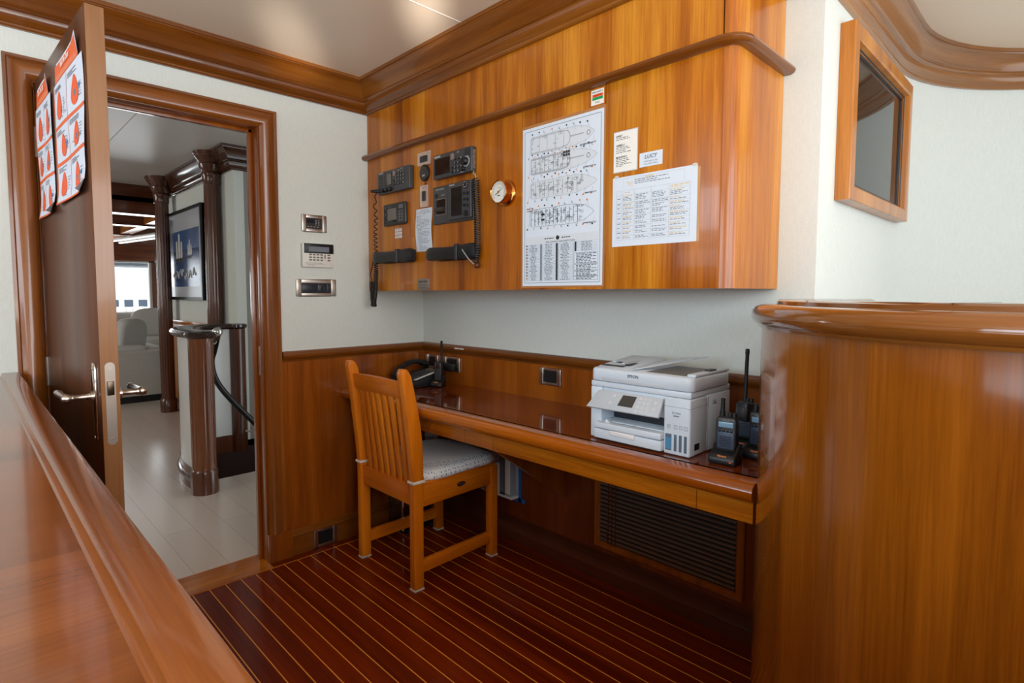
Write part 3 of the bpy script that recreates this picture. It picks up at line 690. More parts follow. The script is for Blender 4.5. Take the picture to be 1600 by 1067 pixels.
# seat frame and stretchers
MB().box(fl+0.016, fr_-0.016, -0.098, -0.074, 0.345, 0.428).build('front_apron', wood_chairx, ch, bevel=0.003)
for x, nm in ((xl, 1), (xr, 0)):
    xf = fl if nm else fr_
    def side(z0, z1, hw_):
        return MB().rings([[(x-hw_,-0.508,z0),(x+hw_,-0.508,z0),(x+hw_,-0.508,z1),(x-hw_,-0.508,z1)],[(xf-hw_,-0.105,z0),(xf+hw_,-0.105,z0),(xf+hw_,-0.105,z1),(xf-hw_,-0.105,z1)]])
    a_ = side(0.345, 0.432, 0.012).build('side_apron', wood_chairy, ch, bevel=0.003)
    side(0.065, 0.118, 0.010).build('side_stretcher', wood_chairy, ch, bevel=0.003)
    if not nm:
        MB().prism([(-0.29+0.024*math.cos(2*PI*k/24), 0.392+0.0105*math.sin(2*PI*k/24)) for k in range(24)], lambda a, c, h: (0.6605+h, a, c), 0, 0.002).build('oval_badge', plain('dull_pewter_badge', (92,88,84), 0.4, 0.8), a_)
        MB().prism([(-0.29+0.019*math.cos(2*PI*k/24), 0.392+0.0070*math.sin(2*PI*k/24)) for k in range(24)], lambda a, c, h: (0.6625+h, a, c), 0, 0.0004).build('badge_inlay', steel_p, a_)
MB().box(fl-0.01, fr_+0.01, -0.50, -0.07, 0.430, 0.440).build('seat', wood_chairy, ch, bevel=0.003)
# cushion: a rounded pad, pinched at its rear corners
def cush(u_, v_, up):
    a, c = 2*u_-1, 2*v_-1
    e = 3.6; f = (abs(a)**e+abs(c)**e)**(1/e) if (a or c) else 0
    return a, c, f
rgs = []
NU = 48
prof = [(0.90,0.4395),(0.97,0.443),(1.0,0.452),(1.0,0.464),(0.975,0.476),(0.92,0.484),(0.78,0.490),(0.5,0.494),(0.2,0.495),(0.02,0.495)]
for s_, z in prof:
    ring = []
    for k in range(NU):
        t = 2*PI*k/NU; e = 5.0
        q = (abs(math.cos(t))**e+abs(math.sin(t))**e)**(-1/e)
        x = 0.447+0.222*s_*q*math.cos(t); y = -0.272+0.236*s_*q*math.sin(t)
        zz = z + 0.004*math.sin(x*18)*math.cos(y*15)*s_
        ring.append((x, y, zz - (0.012 if (s_ > .7 and y > -0.1) else 0)*max(0, (y+0.1)/0.1) ))
    rgs.append(ring)
cu = MB().rings(rgs).build('seat_cushion', cushion_m, ch, smooth=60)
for x in (xl, xr):
    MB().sweep([(0,0.450),(0.0022,0.4515),(0.0022,0.4605),(0,0.462)], [(x-0.019,-0.5545),(x-0.019,-0.4985),(x+0.019,-0.4985),(x+0.019,-0.5545)][::-1], closed=True, caps=False).build('cushion_tie', strap_m, cu)
# ------------------------------------------------------------------ waste bin under the desk
bn = thing('waste_bin', 'dull steel waste bin under the desk behind the chair', 'bin', (0.115, -0.16, 0))
MB().box(0.034, 0.178, -0.262, -0.085, 0.012, 0.34).build('body', bin_m, bn, bevel=0.012)
MB().box(0.040, 0.172, -0.256, -0.091, 0.0, 0.012).build('base', black, bn)
MB().box(0.030, 0.182, -0.266, -0.081, 0.34, 0.352).build('lid', black, bn, bevel=0.004)
MB().box(0.085, 0.125, -0.292, -0.262, 0.014, 0.024).build('pedal', steel, bn, bevel=0.002)
MB().cyl((0.172,-0.264,0.02),(0.172,-0.264,0.335),0.007,n=12).build('highlight_rod', chrome, bn, smooth=40)  # added rod standing in for the bright highlight along the bin edge

# ------------------------------------------------------------------ printer
pr = thing('printer', 'white ink tank multifunction printer on the desk', 'printer', (1.59, -0.25, ZD))
A, B, TK = 1.420, 1.766, 1.684; F0 = -0.378; BK = -0.130
b = MB().box(A, A+0.042, F0, BK, ZD+0.004, 0.928).box(A+0.042, TK, F0+0.012, BK, ZD+0.004, 0.822).box(A+0.042, TK, F0+0.085, BK, 0.822, 0.860).box(A+0.042, TK, F0+0.010, BK, 0.860, 0.928)
b.build('body', prn, pr, bevel=0.004)
MB().box(TK, B, F0+0.1015, BK, ZD+0.004, 0.928).build('side_body', prn, pr, bevel=0.002)
MB().box(A+0.043, TK-0.001, F0+0.070, F0+0.084, 0.822, 0.862).build('paper_slot', prn_d, pr)
rib = MB()
for k in range(9): rib.box(A+0.055+k*0.024, A+0.058+k*0.024, F0+0.020, F0+0.069, 0.853, 0.859)
rib.build('slot_rib', prn_d, pr)
MB().box(A, B-0.002, F0+0.001, BK+0.004, 0.9285, 0.947).build('scanner_base', prn, pr, bevel=0.004)
def rrect(x0, x1, y0, y1, r, n=6):
    out = []
    for cx_, cy_, a0 in ((x1-r,y0+r,-90),(x1-r,y1-r,0),(x0+r,y1-r,90),(x0+r,y0+r,180)):
        out += [(cx_+r*math.cos(R(a0+90*k/n)), cy_+r*math.sin(R(a0+90*k/n))) for k in range(n+1)]
    return out
lid = MB(); rc = lambda e, z: [(x, y, z) for x, y in rrect(A-0.002+e, B+0.003-e, F0-0.002+e, BK-0.004-e, 0.022-e)]
lid.rings([rc(0.002,0.9485), rc(0,0.951), rc(0,0.979), rc(0.002,0.985), rc(0.006,0.988)]).build('scanner_lid', prn, pr, smooth=40)
MB().box(A+0.045, TK-0.005, F0-0.0032, F0-0.0008, 0.9486, 0.961).build('lid_grip', prn2, pr, bevel=0.001)
MB().text('EPSON', 0.0125, (1.577, F0-0.0022, 0.973), (1,0,0), (0,0,1), bold=0.0003).build('brand_lettering', ink, pr)
# tilted control panel
cpt = [(A+0.036, F0-0.004, 0.921),(TK-0.003, F0-0.004, 0.921),(TK-0.003, F0-0.032, 0.868),(A+0.004, F0-0.032, 0.866)]
dn = Vector((0, -0.884, 0.467))
def cp(u_, v_, h=0.0):
    a = Vector(cpt[0])*(1-u_)+Vector(cpt[1])*u_; c = Vector(cpt[3])*(1-u_)+Vector(cpt[2])*u_
    return tuple(a*(1-v_)+c*v_+dn*h)
pan = MB().rings([[cp(0,0,-0.010),cp(1,0,-0.010),cp(1,1,-0.010),cp(0,1,-0.010)],[cp(0,0),cp(1,0),cp(1,1),cp(0,1)]]).build('control_panel', prn2, pr, bevel=0.0025)
MB().rings([[cp(*q,-0.001) for q in ((.42,.13),(.63,.13),(.63,.72),(.42,.72))],[cp(*q,0.0006) for q in ((.42,.13),(.63,.13),(.63,.72),(.42,.72))]]).build('display', plain('printer_display', (70,68,66), 0.15), pan)
bt = MB()
for u_, v_ in [(0.70+0.065*i, 0.18+0.22*j) for i in range(3) for j in range(4)] + [(0.92,0.3),(0.92,0.62),(0.30,0.22),(0.30,0.62)]:
    ring = [cp(u_+0.022*math.cos(2*PI*k/14), v_+0.075*math.sin(2*PI*k/14), 0.0004) for k in range(14)]
    bt.rings([[tuple(Vector(p)-dn*0.001) for p in ring], [tuple(Vector(p)+dn*0.0006) for p in ring]])
bt.build('button', plain('white_button', (210,214,218), 0.4), pan)
tx = MB()
for k, (u_, v_) in enumerate([(0.70+0.065*i, 0.18+0.22*j) for i in range(3) for j in range(4)]):
    tx.text('123456789*0#'[(k % 4)*3+k//4], 0.0045, cp(u_, v_, 0.0013), (1,0,0), (0,0.467,0.884))
tx.build('button_lettering', ink_grey, pan)
# output tray and paper drawer
MB().box(A+0.030, TK-0.001, F0-0.020, F0+0.075, 0.800, 0.819).build('output_tray', prn, pr, bevel=0.003)
MB().box(A+0.024, TK-0.001, F0-0.016, F0+0.03, ZD+0.006, 0.797).build('paper_drawer', prn, pr, bevel=0.004)
MB().box(A+0.088, A+0.176, F0-0.0215, F0-0.012, 0.784, 0.799).build('drawer_grip', plain('bright_white_grip', (232,234,236), 0.35), pr, bevel=0.003)
st_ = MB()
for k in range(4): st_.box(A+0.085+0.035*k, A+0.088+0.035*k, F0-0.015, F0+0.06, 0.819, 0.8205)
st_.build('tray_rib', prn2, pr)
MB().prism([(A+0.060,0.819),(A+0.078,0.819),(A+0.066,0.830)], lambda a, c, h: (a, h, c), F0-0.006, F0+0.012).build('paper_stop', prn, pr)
# ink tank at one side
tk = MB().box(TK, B, F0-0.006, F0+0.10, ZD+0.002, 0.9275).build('ink_tank', prn, pr, bevel=0.006, seg=3)
MB().box(TK+0.0005, B+0.0004, F0-0.0064, F0+0.1, 0.9015, 0.9022).build('cover_seam', ink_grey, tk)
for i, (x0, x1) in enumerate(((1.6915,1.7105),(1.7185,1.7265),(1.734,1.742),(1.7495,1.7575))):
    w_ = MB().box(x0, x1, F0-0.0072, F0-0.0055, 0.774, 0.822).build('ink_window', ink_win, tk)
    if i < 2: MB().box(x0+0.001, x1-0.001, F0-0.0075, F0-0.0071, 0.778 if i == 0 else 0.812, 0.812 if i == 0 else 0.820).build('ink_level', ink_blue, w_)
lt = MB().text('ET-3760', 0.0078, (1.724, F0-0.0062, 0.884), (1,0,0), (0,0,1), bold=0.0002)
lt.box(1.715, 1.733, F0-0.0066, F0-0.0061, 0.874, 0.8775)
for x, ch_ in ((1.701,'BK'),(1.7225,'C'),(1.738,'M'),(1.7535,'Y')):
    lt.sweep([(-0.0005,0),(0.0005,0)], [(x-0.0045,0.839),(x+0.0045,0.839),(x+0.0045,0.849),(x-0.0045,0.849)], lambda a, c, h: (a, F0-0.0063, c), closed=True, caps=False)
    lt.text(ch_, 0.006, (x, F0-0.0062, 0.844), (1,0,0), (0,0,1))
lt.build('tank_lettering', ink_grey, tk)
MB().box(B-0.001, B+0.0008, F0+0.022, F0+0.052, 0.778, 0.797).build('side_ink_window', prn_d, pr, bevel=0.006)
MB().box(B-0.0005, B+0.0006, F0+0.128, F0+0.155, 0.898, 0.912).build('side_grip', prn2, pr, bevel=0.003)
MB().box(B-0.0005, B+0.0004, F0+0.1005, F0+0.1015, ZD+0.006, 0.927).build('side_seam', ink_grey, pr)
# document feeder on the lid
fd = MB().prism([(F0+0.01,0.988),(F0+0.03,0.994),(BK-0.03,1.012),(BK-0.01,1.010),(BK-0.008,0.988)], lambda a, c, h: (h, a, c), A+0.012, A+0.125).build('document_feeder', prn, pr, bevel=0.003)
MB().rings([[(1.545,F0+0.016,0.9885),(1.552,F0+0.016,0.9885),(1.700,BK-0.020,1.026),(1.690,BK-0.020,1.026)],[(1.545,F0+0.016,0.990),(1.552,F0+0.016,0.990),(1.700,BK-0.020,1.0285),(1.690,BK-0.020,1.0285)]]).build('feeder_edge', prn, pr)
MB().rings([[(A+0.126,F0+0.015,0.9886),(1.556,F0+0.015,0.9886),(1.700,BK-0.010,1.024),(1.600,BK-0.010,1.012)],[(A+0.126,F0+0.015,0.990),(1.556,F0+0.015,0.990),(1.700,BK-0.010,1.027),(1.600,BK-0.010,1.0145)]]).build('paper_support_flap', prn, pr)
MB().box(1.60, B-0.028, F0+0.03, BK-0.02, 0.9878, 0.9886).build('document_tray_recess', plain('shaded_grey_tray', (120,118,116), 0.5), pr)
MB().box(B-0.026, B+0.001, F0+0.02, BK-0.012, 0.988, 0.996).build('side_rail', prn, pr, bevel=0.003)
MB().box(B-0.022, B-0.004, F0+0.12, F0+0.16, 0.996, 1.000).build('rail_clip', black, pr)
for x, y in ((A+0.03, -0.25),(A+0.085, -0.285)):
    g = MB().box(x, x+0.012, y-0.05, y+0.05, 1.000, 1.006).build('paper_guide', prn2, pr, bevel=0.002)
    MB().box(x+0.012, x+0.026, y-0.045, y+0.03, 0.9975, 1.0012).build('guide_slot', prn_d, g)
MB().box(A+0.02, A+0.10, F0+0.03, F0+0.05, 0.990, 0.9965).build('feed_roller_cover', prn_d, pr)

# ------------------------------------------------------------------ two-way radios in chargers
def local_thing(*a, **k): return thing(*a, local=True, **k)
def cradle(label, x, y, rz, w_=0.072, d=0.072, text='Hytera'):
    t = local_thing('radio_charger', label, 'charger', loc=(x, y, ZD), rotz=rz, group='radio chargers on the desk')
    prf = [(-d/2,0),(-d/2-0.002,0.016),(-d/2+0.008,0.030),(-0.004,0.034),(0.012,0.050),(d/2-0.004,0.052),(d/2,0.0)]
    MB().prism(prf, lambda a, c, h: (h, a, c), -w_/2, w_/2).build('base', black, t, bevel=0.006, seg=3)
    MB().text(text, 0.0085, (0, -d/2+0.0035, 0.0245), (1,0,0), (0,0.57,0.82), bold=0.0002).build('orange_lettering', ink_or, t)
    MB().box(w_/2-0.016, w_/2-0.010, -d/2-0.002, -d/2+0.004, 0.010, 0.013).build('indicator_lamp', red_or, t)
    return t
def radio(label, x, y, z, rz, w_, h, d, ant, lean=0.0, mic=False, dect=False, antx=None):
    t = local_thing('two_way_radio', label, 'radio', loc=(x, y, z), rotz=rz, group='handheld radios on the desk')
    t.rotation_euler = (R(-6)*0, 0, rz)
    case = grey_dev2 if not dect else black
    bd = MB().rings([[(-w_*.44,-d*.46,0),(w_*.44,-d*.46,0),(w_*.44,d*.46,0),(-w_*.44,d*.46,0)],[(-w_/2,-d/2,h*.2),(w_/2,-d/2,h*.2),(w_/2,d/2,h*.2),(-w_/2,d/2,h*.2)],[(-w_/2,-d/2,h*.9),(w_/2,-d/2,h*.9),(w_/2,d/2,h*.9),(-w_/2,d/2,h*.9)],[(-w_*.42,-d*.45,h),(w_*.42,-d*.45,h),(w_*.42,d*.45,h),(-w_*.42,d*.45,h)]]).build('body', case, t, bevel=0.004, seg=3)
    ax = -w_*.27 if antx is None else antx
    MB().lathe([(0.0075,0),(0.0075,0.012),(0.0058,0.018),(0.0052,ant*0.9),(0.0062,ant*0.92),(0.0058,ant),(0.002,ant+0.002)], (ax, 0.002, h-0.002), (0.02,0,1), 16).build('antenna', blackr, t, smooth=45)
    if not dect:
        for q in (0.12, 0.33): MB().lathe([(0.0062,0),(0.0062,0.011),(0.005,0.013)], (w_*q, 0, h-0.001), (0,0,1), 14).build('knob', blackr, t, smooth=45)
    sc_ = MB().box(-w_*.36, w_*.36, -d/2-0.0014, -d/2+0.001, h*.70, h*.86).build('display', lcd_blue if not dect else plain('unlit_brown_display', (58,32,28), 0.15), t, bevel=0.0012)
    if not dect: MB().box(-w_*.40, w_*.40, -d/2-0.0008, -d/2+0.001, h*.08, h*.63).build('front_plate', plain('slate_front_plate', (60,76,100), 0.4), t, bevel=0.003)
    kb = MB()
    if not dect:
        for k in range(4): kb.box(-w_*.36+k*w_*.19, -w_*.36+k*w_*.19+w_*.15, -d/2-0.0020, -d/2, h*.56, h*.65)
    else:
        for i in range(3):
            for j in range(6): kb.box(-w_*.34+i*w_*.24, -w_*.34+i*w_*.24+w_*.19, -d/2-0.0016, -d/2, h*(.08+.095*j), h*(.08+.095*j)+h*.06)
    kb.build('key', black if not dect else grey_dev, t, bevel=0.0008)
    if not dect:
        gl = MB()
        for k in range(6): gl.box(-w_*.28, w_*.28, -d/2-0.0016, -d/2-0.0006, h*(.14+.055*k), h*(.14+.055*k)+h*.022)
        gl.build('speaker_grille', black, t)
        MB().text('Hytera', 0.0065, (0, -d/2-0.0008, h*.90), (1,0,0), (0,0,1)).build('brand_lettering', lbl_grey, t)
    return t
cradle('black radio charger nearest the printer front', 1.848, -0.338, 0.12)
radio('handheld radio with a lit blue-grey display beside the printer', 1.848, -0.330, ZD+0.033, 0.12, 0.054, 0.094, 0.030, 0.050)
cradle('black radio charger half hidden by the tall-aerial radio', 1.826, -0.165, 0.1)
r2 = radio('handheld radio with the tallest aerial, behind the printer corner', 1.826, -0.160, ZD+0.034, 0.1, 0.050, 0.108, 0.034, 0.160, antx=-0.002)
sm_ = local_thing('speaker_microphone', 'small black speaker microphone clipped to the tall-aerial radio', 'microphone', loc=(1.836, -0.186, ZD+0.092), rotz=-0.2)
MB().box(-0.017, 0.017, -0.016, 0.006, -0.002, 0.056).build('body', grey_dev2, sm_, bevel=0.006, seg=3)
MB().box(-0.010, 0.010, -0.0172, -0.0155, 0.012, 0.040).build('grille', grey_dev, sm_, bevel=0.002)
MB().tube([(0.012,0.0,0.05),(0.034,0.004,0.056),(0.044,0.006,0.02),(0.036,0.006,-0.03),(0.02,0.008,-0.07)], 0.0022).build('cable', cord_m, sm_, smooth=60)
cradle('black radio charger against the curved half wall', 1.893, -0.226, 0.05, 0.066)
radio('handheld radio half hidden by the curved half wall', 1.893, -0.219, ZD+0.033, 0.05, 0.050, 0.098, 0.032, 0.02)
cradle('charging stand of the slim handset in the desk corner', 0.296, -0.128, 0.45, 0.062, 0.060, 'ICOM')
radio('slim upright handset with thin aerial in the desk corner', 0.294, -0.124, ZD+0.028, 0.45, 0.040, 0.098, 0.026, 0.105, dect=True, antx=0.014)
MB().tube([(1.785,-0.250,ZD+0.004),(1.790,-0.272,ZD+0.02),(1.800,-0.268,ZD+0.045),(1.806,-0.262,ZD+0.03),(1.812,-0.270,ZD+0.004)], 0.004, n=8).build('charger_cable', cord_m, smooth=60, recenter=True)
tag(bpy.data.objects['charger_cable'], 'looped black charger cable between the printer and the radio', 'cable')

# ------------------------------------------------------------------ desk telephone
ph = thing('desk_telephone', 'black desk telephone with arched handset in the desk corner', 'telephone', (0.17, -0.15, ZD))
MB().prism([(-0.262,0.0),(-0.262,0.028),(-0.245,0.036),(-0.072,0.075),(-0.060,0.075),(-0.056,0.0)], lambda a, c, h: (h, a, ZD+c), 0.082, 0.262).build('base', black, ph, bevel=0.005, seg=3)
sl_ = lambda y: ZD+0.0365+(y+0.245)*0.2270
def onph(x0, x1, y0, y1, h=0.002): return MB().rings([[(x0,y0,sl_(y0)-0.002),(x1,y0,sl_(y0)-0.002),(x1,y1,sl_(y1)-0.002),(x0,y1,sl_(y1)-0.002)],[(x0,y0,sl_(y0)+h),(x1,y0,sl_(y0)+h),(x1,y1,sl_(y1)+h),(x0,y1,sl_(y1)+h)]])
onph(0.150, 0.232, -0.108, -0.078, 0.0025).build('display', plain('brown_grey_display', (120,106,98), 0.2), ph)
onph(0.236, 0.254, -0.235, -0.100, 0.0012).build('label_strip', lbl_white, ph)
kb = MB()
for i in range(4):
    for j in range(5):
        x, y = 0.138+i*0.024, -0.232+j*0.025
        kb.rings([[(x,y,sl_(y)),(x+0.017,y,sl_(y)),(x+0.017,y+0.015,sl_(y+.015)),(x,y+0.015,sl_(y+.015))],[(x+.001,y+.001,sl_(y)+0.004),(x+0.016,y+.001,sl_(y)+0.004),(x+0.016,y+0.014,sl_(y+.015)+0.004),(x+.001,y+0.014,sl_(y+.015)+0.004)]])
kb.build('key', grey_dev, ph)
rg = []
for k in range(17):
    t = k/16; y = -0.268+0.208*t; z = ZD+0.050+0.040*t+0.040*math.sin(PI*t); e = 0.021 if 0.18 < t < 0.82 else 0.026
    th_ = 0.012 if 0.2 < t < 0.8 else 0.018
    rg.append([(0.107+e*math.cos(2*PI*q/12), y, z+th_*math.sin(2*PI*q/12)) for q in range(12)])
MB().rings(rg).build('handset', black, ph, smooth=60)
hx = [(0.268+0.006*math.cos(q*1.1), -0.262+0.20*q/110, ZD+0.010+0.006*math.sin(q*1.1)) for q in range(111)]
MB().tube(hx, 0.0018, n=6).build('coiled_cord', cord_m, ph, smooth=60)

# ------------------------------------------------------------------ wall outlets and switches
def plate(name, label, cat, f, a0, a1, z0, z1, wide=0.022, inner=None, hoops=(0.012, 0.012), group=None, depth=0.010):
    """brushed-steel faceplate: raised side cheeks, flat top and bottom strips, dark insert; f maps (along, out, up)"""
    t = thing(name, label, cat, f((a0+a1)/2, 0, z0), group=group)
    m = MB(); bx = lambda p0, p1, h0, h1, q0, q1, mm: mm.rings([[f(p0,h0,q0),f(p1,h0,q0),f(p1,h0,q1),f(p0,h0,q1)],[f(p0,h1,q0),f(p1,h1,q0),f(p1,h1,q1),f(p0,h1,q1)]])
    bx(a0, a0+wide, 0.0006, depth, z0, z1, m); bx(a1-wide, a1, 0.0006, depth, z0, z1, m)
    bx(a0+wide, a1-wide, 0.0006, depth*0.6, z1-hoops[1], z1, m); bx(a0+wide, a1-wide, 0.0006, depth*0.6, z0, z0+hoops[0], m)
    m.build('frame', steel, t, bevel=0.0025, seg=3)
    m = MB(); bx(a0+wide, a1-wide, 0.0006, depth*0.35, z0+hoops[0], z1-hoops[1], m); m.build('insert', inner or black, t)
    return t, bx
fA = lambda a, h, z: (a, -0.006-h, z)
fB = lambda a, h, z: (h, a, z)
plate('wall_socket', 'steel-framed wall socket midway between the telephone and the printer', 'socket', fA, 0.871, 0.992, 0.828, 0.903, group='wall sockets above the desk')
t_, bx = plate('wall_socket', 'steel-framed wall socket with a black plug in it, beside the slim handset', 'socket', fA, 0.194, 0.325, 0.822, 0.896, group='wall sockets above the desk')
t2 = thing('power_plug', 'black plug pushed into the socket beside the slim handset', 'plug', fA(0.26, 0.0042, 0.828))
m = MB(); bx(0.205, 0.300, 0.0042, 0.042, 0.830, 0.866, m); m.build('plug_body', black, t2, bevel=0.006)
MB().tube([fA(0.215, 0.04, 0.832), fA(0.212, 0.045, 0.80), fA(0.22, 0.04, 0.768)], 0.003).build('cable', cord_m, t2, smooth=60)
plate('wall_socket', 'steel-framed wall socket behind the telephone in the corner', 'socket', fA, 0.037, 0.147, 0.822, 0.897, group='wall sockets above the desk')
f16 = lambda a, h, z: (0.016+h, a, z)
plate('wall_socket', 'steel-framed floor-level socket in the base panel by the doorway', 'socket', f16, -0.672, -0.552, 0.004, 0.091)
t_, bx = plate('thermostat', 'steel-framed thermostat, topmost of the three controls beside the doorway', 'thermostat', fB, -0.693, -0.569, 1.514, 1.593, hoops=(0.016, 0.016), inner=plain('brown_black_control', (40,34,32), 0.35))
m = MB(); bx(-0.666, -0.628, 0.003, 0.0050, 1.555, 1.572, m); m.build('display', plain('thermostat_display', (16,16,26), 0.15), t_)
m = MB()
for k in range(4): bx(-0.664+0.016*k, -0.656+0.016*k, 0.003, 0.0050, 1.536, 1.540, m)
for i in range(2):
    for k in range(4): bx(-0.624+0.014*i, -0.618+0.014*i, 0.003, 0.0050, 1.546+0.007*k, 1.549+0.007*k, m)
m.build('button', lbl_grey, t_)
al = thing('alarm_keypad', 'white alarm keypad with a dark display, middle of the three wall controls', 'keypad', fB(-0.615, 0, 1.349))
MB().box(0.0006, 0.020, -0.698, -0.542, 1.349, 1.460).build('housing', plain('off_white_keypad', (226,224,216), 0.45), al, bevel=0.003)
dp = MB().box(0.019, 0.0215, -0.690, -0.5425, 1.414, 1.459).build('dark_fascia', black, al, bevel=0.001)
MB().box(0.0214, 0.0222, -0.668, -0.566, 1.421, 1.445).build('display', plain('grey_blue_display', (112,118,128), 0.2), dp)
m = MB()
for j in range(3):
    for k in range(4): m.box(0.0198, 0.0215, -0.666+0.0185*k, -0.653+0.0185*k, 1.379+0.0125*j, 1.386+0.0125*j)
    m.box(0.0198, 0.0215, -0.574, -0.560, 1.379+0.0125*j, 1.386+0.0125*j)
m.box(0.0198, 0.0215, -0.590, -0.584, 1.390, 1.410)
m.build('button', plain('grey_keypad_button', (120,112,100), 0.5), al)
m = MB()
for k, (a, c) in enumerate(((-0.683,-0.600),(-0.683,-0.590),(-0.676,-0.640))): m.box(0.0199, 0.0204, a, c, 1.368-0.005*k, 1.3695-0.005*k)
m.text('CADDX', 0.0055, (0.0217, -0.668, 1.4535), (0,1,0), (0,0,1)); m.build('lettering', ink_grey, al)
t_, bx = plate('light_switch', 'wide steel-framed switch panel, lowest of the three wall controls', 'switch', fB, -0.726, -0.526, 1.213, 1.293, wide=0.026, hoops=(0.016, 0.020))
m = MB(); bx(-0.696, -0.622, 0.003, 0.0060, 1.233, 1.269, m); bx(-0.618, -0.575, 0.003, 0.0060, 1.233, 1.269, m); bx(-0.571, -0.556, 0.003, 0.0060, 1.233, 1.269, m)
m.build('rocker_key', plain('navy_rocker', (34,38,48), 0.35), t_, bevel=0.001)
MB().cyl((0.005,-0.592,1.252),(0.013,-0.592,1.252),0.008,n=16).build('dimmer_knob', black, t_, smooth=40)

# ------------------------------------------------------------------ instruments on the cabinet front
def fC(y0):
    return lambda a, h, z: (a, y0-h, z)
def inst(name, label, cat, x0, x1, z0, z1, d, mat, bev=0.004, group=None):
    t = thing(name, label, cat, ((x0+x1)/2, YF, z0), group=group)
    MB().box(x0, x1, YF-d, YF-0.0003, z0, z1).build('casing', mat, t, bevel=bev, seg=3)
    return t
def bxs(m, x0, x1, z0, z1, d0, d1): return m.box(x0, x1, YF-d1, YF-d0, z0, z1)
def knob(t, x, z, r, d0, h, name='knob'):
    return MB().lathe([(r,0),(r*0.96,h*0.8),(r*0.8,h)], (x, YF-d0, z), (0,-1,0), 20).build(name, black, t, smooth=40)
XD, ZU = (1,0,0), (0,0,1)
def tC(m, s, size, x, z, d, align='CENTER', **k): return m.text(s, size, (x, YF-d, z), XD, ZU, align, **k)

# VHF radio with its own loudspeaker
d = 0.027
v1 = inst('vhf_radio', 'grey radio telephone with slotted loudspeaker at the end of the instrument panel', 'radio', 0.135, 0.399, 1.700, 1.804, d, grey_dev)
g = MB()
for k in range(8): g.rings([[(0.146,YF-d-0.0004,1.728+0.008*k),(0.184,YF-d-0.0004,1.722+0.008*k),(0.184,YF-d-0.0004,1.726+0.008*k),(0.146,YF-d-0.0004,1.732+0.008*k)],[(0.146,YF-d+0.001,1.728+0.008*k),(0.184,YF-d+0.001,1.722+0.008*k),(0.184,YF-d+0.001,1.726+0.008*k),(0.146,YF-d+0.001,1.732+0.008*k)]])
g.build('speaker_grille', black, v1)
bxs(MB(), 0.196, 0.200, 1.702, 1.802, d-0.001, d+0.0004).build('front_groove', black, v1)
bxs(MB(), 0.210, 0.258, 1.732, 1.792, d-0.001, d+0.001).build('display_bezel', black, v1)
bxs(MB(), 0.216, 0.254, 1.736, 1.787, d, d+0.0014).build('display', lcd_m, v1)
g = MB()
for i in range(5):
    for j in range(4):
        if i == 0 and j > 1: continue
        g.lathe([(0.0058,0),(0.005,0.003)], (0.276+0.020*i, YF-d, 1.732+0.0165*j), (0,-1,0), 12)
g.build('key', black, v1, smooth=40)
g = MB()
for i in range(4):
    for j in range(4): tC(g, '1470 258*369#ABCD'[i*4+j] if '1470 258*369#ABCD'[i*4+j] != ' ' else '0', 0.0075, 0.296+0.020*i, 1.732+0.0165*j, d+0.0032, bold=0.0003)
tC(g, 'FURUNO', 0.009, 0.166, 1.797, d+0.0003, bold=0.0003); tC(g, 'DSC', 0.007, 0.338, 1.796, d+0.0003); tC(g, 'VHF RADIO', 0.0055, 0.310, 1.7925, d+0.0003)
g.build('white_lettering', lbl_white, v1)
bxs(MB(), 0.270, 0.284, 1.772, 1.795, d-0.001, d+0.003).build('call_button', plain('rose_grey_button', (150,128,118), 0.4), v1, bevel=0.001)
for k in range(3): knob(v1, 0.192+0.030*k, 1.714, 0.0095, d, 0.016)
mc = MB().tube([(0.160,YF-d,1.716),(0.150,YF-d-0.020,1.7145),(0.135,YF-d-0.040,1.714)], [0.008,0.008,0.0055], n=12).build('microphone_plug', black, v1, smooth=50)

pl_ = inst('course_plotter', 'small black display unit below the grey radio telephone', 'display', 0.163, 0.347, 1.548, 1.650, 0.016, grey_dev2, bev=0.008)
bxs(MB(), 0.178, 0.284, 1.560, 1.640, 0.0155, 0.0168).build('display_surround', plain('gloss_black_surround', (26,26,28), 0.12), pl_, bevel=0.002)
bxs(MB(), 0.205, 0.276, 1.572, 1.626, 0.0165, 0.0174).build('display', lcd_m, pl_)
g = MB()
for j in range(4):
    for i in range(2): bxs(g, 0.296+0.021*i, 0.309+0.021*i, 1.562+0.0135*j, 1.571+0.0135*j, 0.0155, 0.018)
bxs(g, 0.298, 0.330, 1.620, 1.638, 0.0155, 0.0180)
g.build('key', plain('grey_rubber_key', (96,96,98), 0.5), pl_, bevel=0.001)

for nm, lb, x0, x1, z0, z1, vert in (('rocker_switch','square steel-framed rocker switch above the oval gauge',0.440,0.517,1.797,1.840,0),('rocker_switch','upright steel-framed rocker switch below the oval gauge',0.456,0.496,1.615,1.696,1)):
    t = thing(nm, lb, 'switch', ((x0+x1)/2, YF, z0), group='rocker switches on the instrument panel')
    m = MB(); fr = [(-0.007,0.0004),(-0.007,0.006),(0,0.0045),(0,0.0004)]
    m.sweep(fr, [(x0,z0),(x0,z1),(x1,z1),(x1,z0)], lambda a, c, h: (a, YF-h, c), closed=True, caps=False, cprof=True)
    m.box(x0, x1, YF-0.002, YF-0.0004, z0, z1)
    m.build('frame', plain('satin_bronze_frame', (206,184,170), 0.35, 0.35), t)
    if vert: bxs(MB(), x0+0.009, x1-0.010, z0+0.020, z1-0.018, 0.002, 0.008).build('rocker', grey_dev2, t, bevel=0.002)
    else: bxs(MB(), x0+0.009, x1-0.016, z0+0.008, z1-0.008, 0.002, 0.007).build('rocker', grey_dev2, t, bevel=0.002)
og = thing('oval_gauge', 'small black oval gauge between the two rocker switches', 'gauge', (0.482, YF, 1.720))
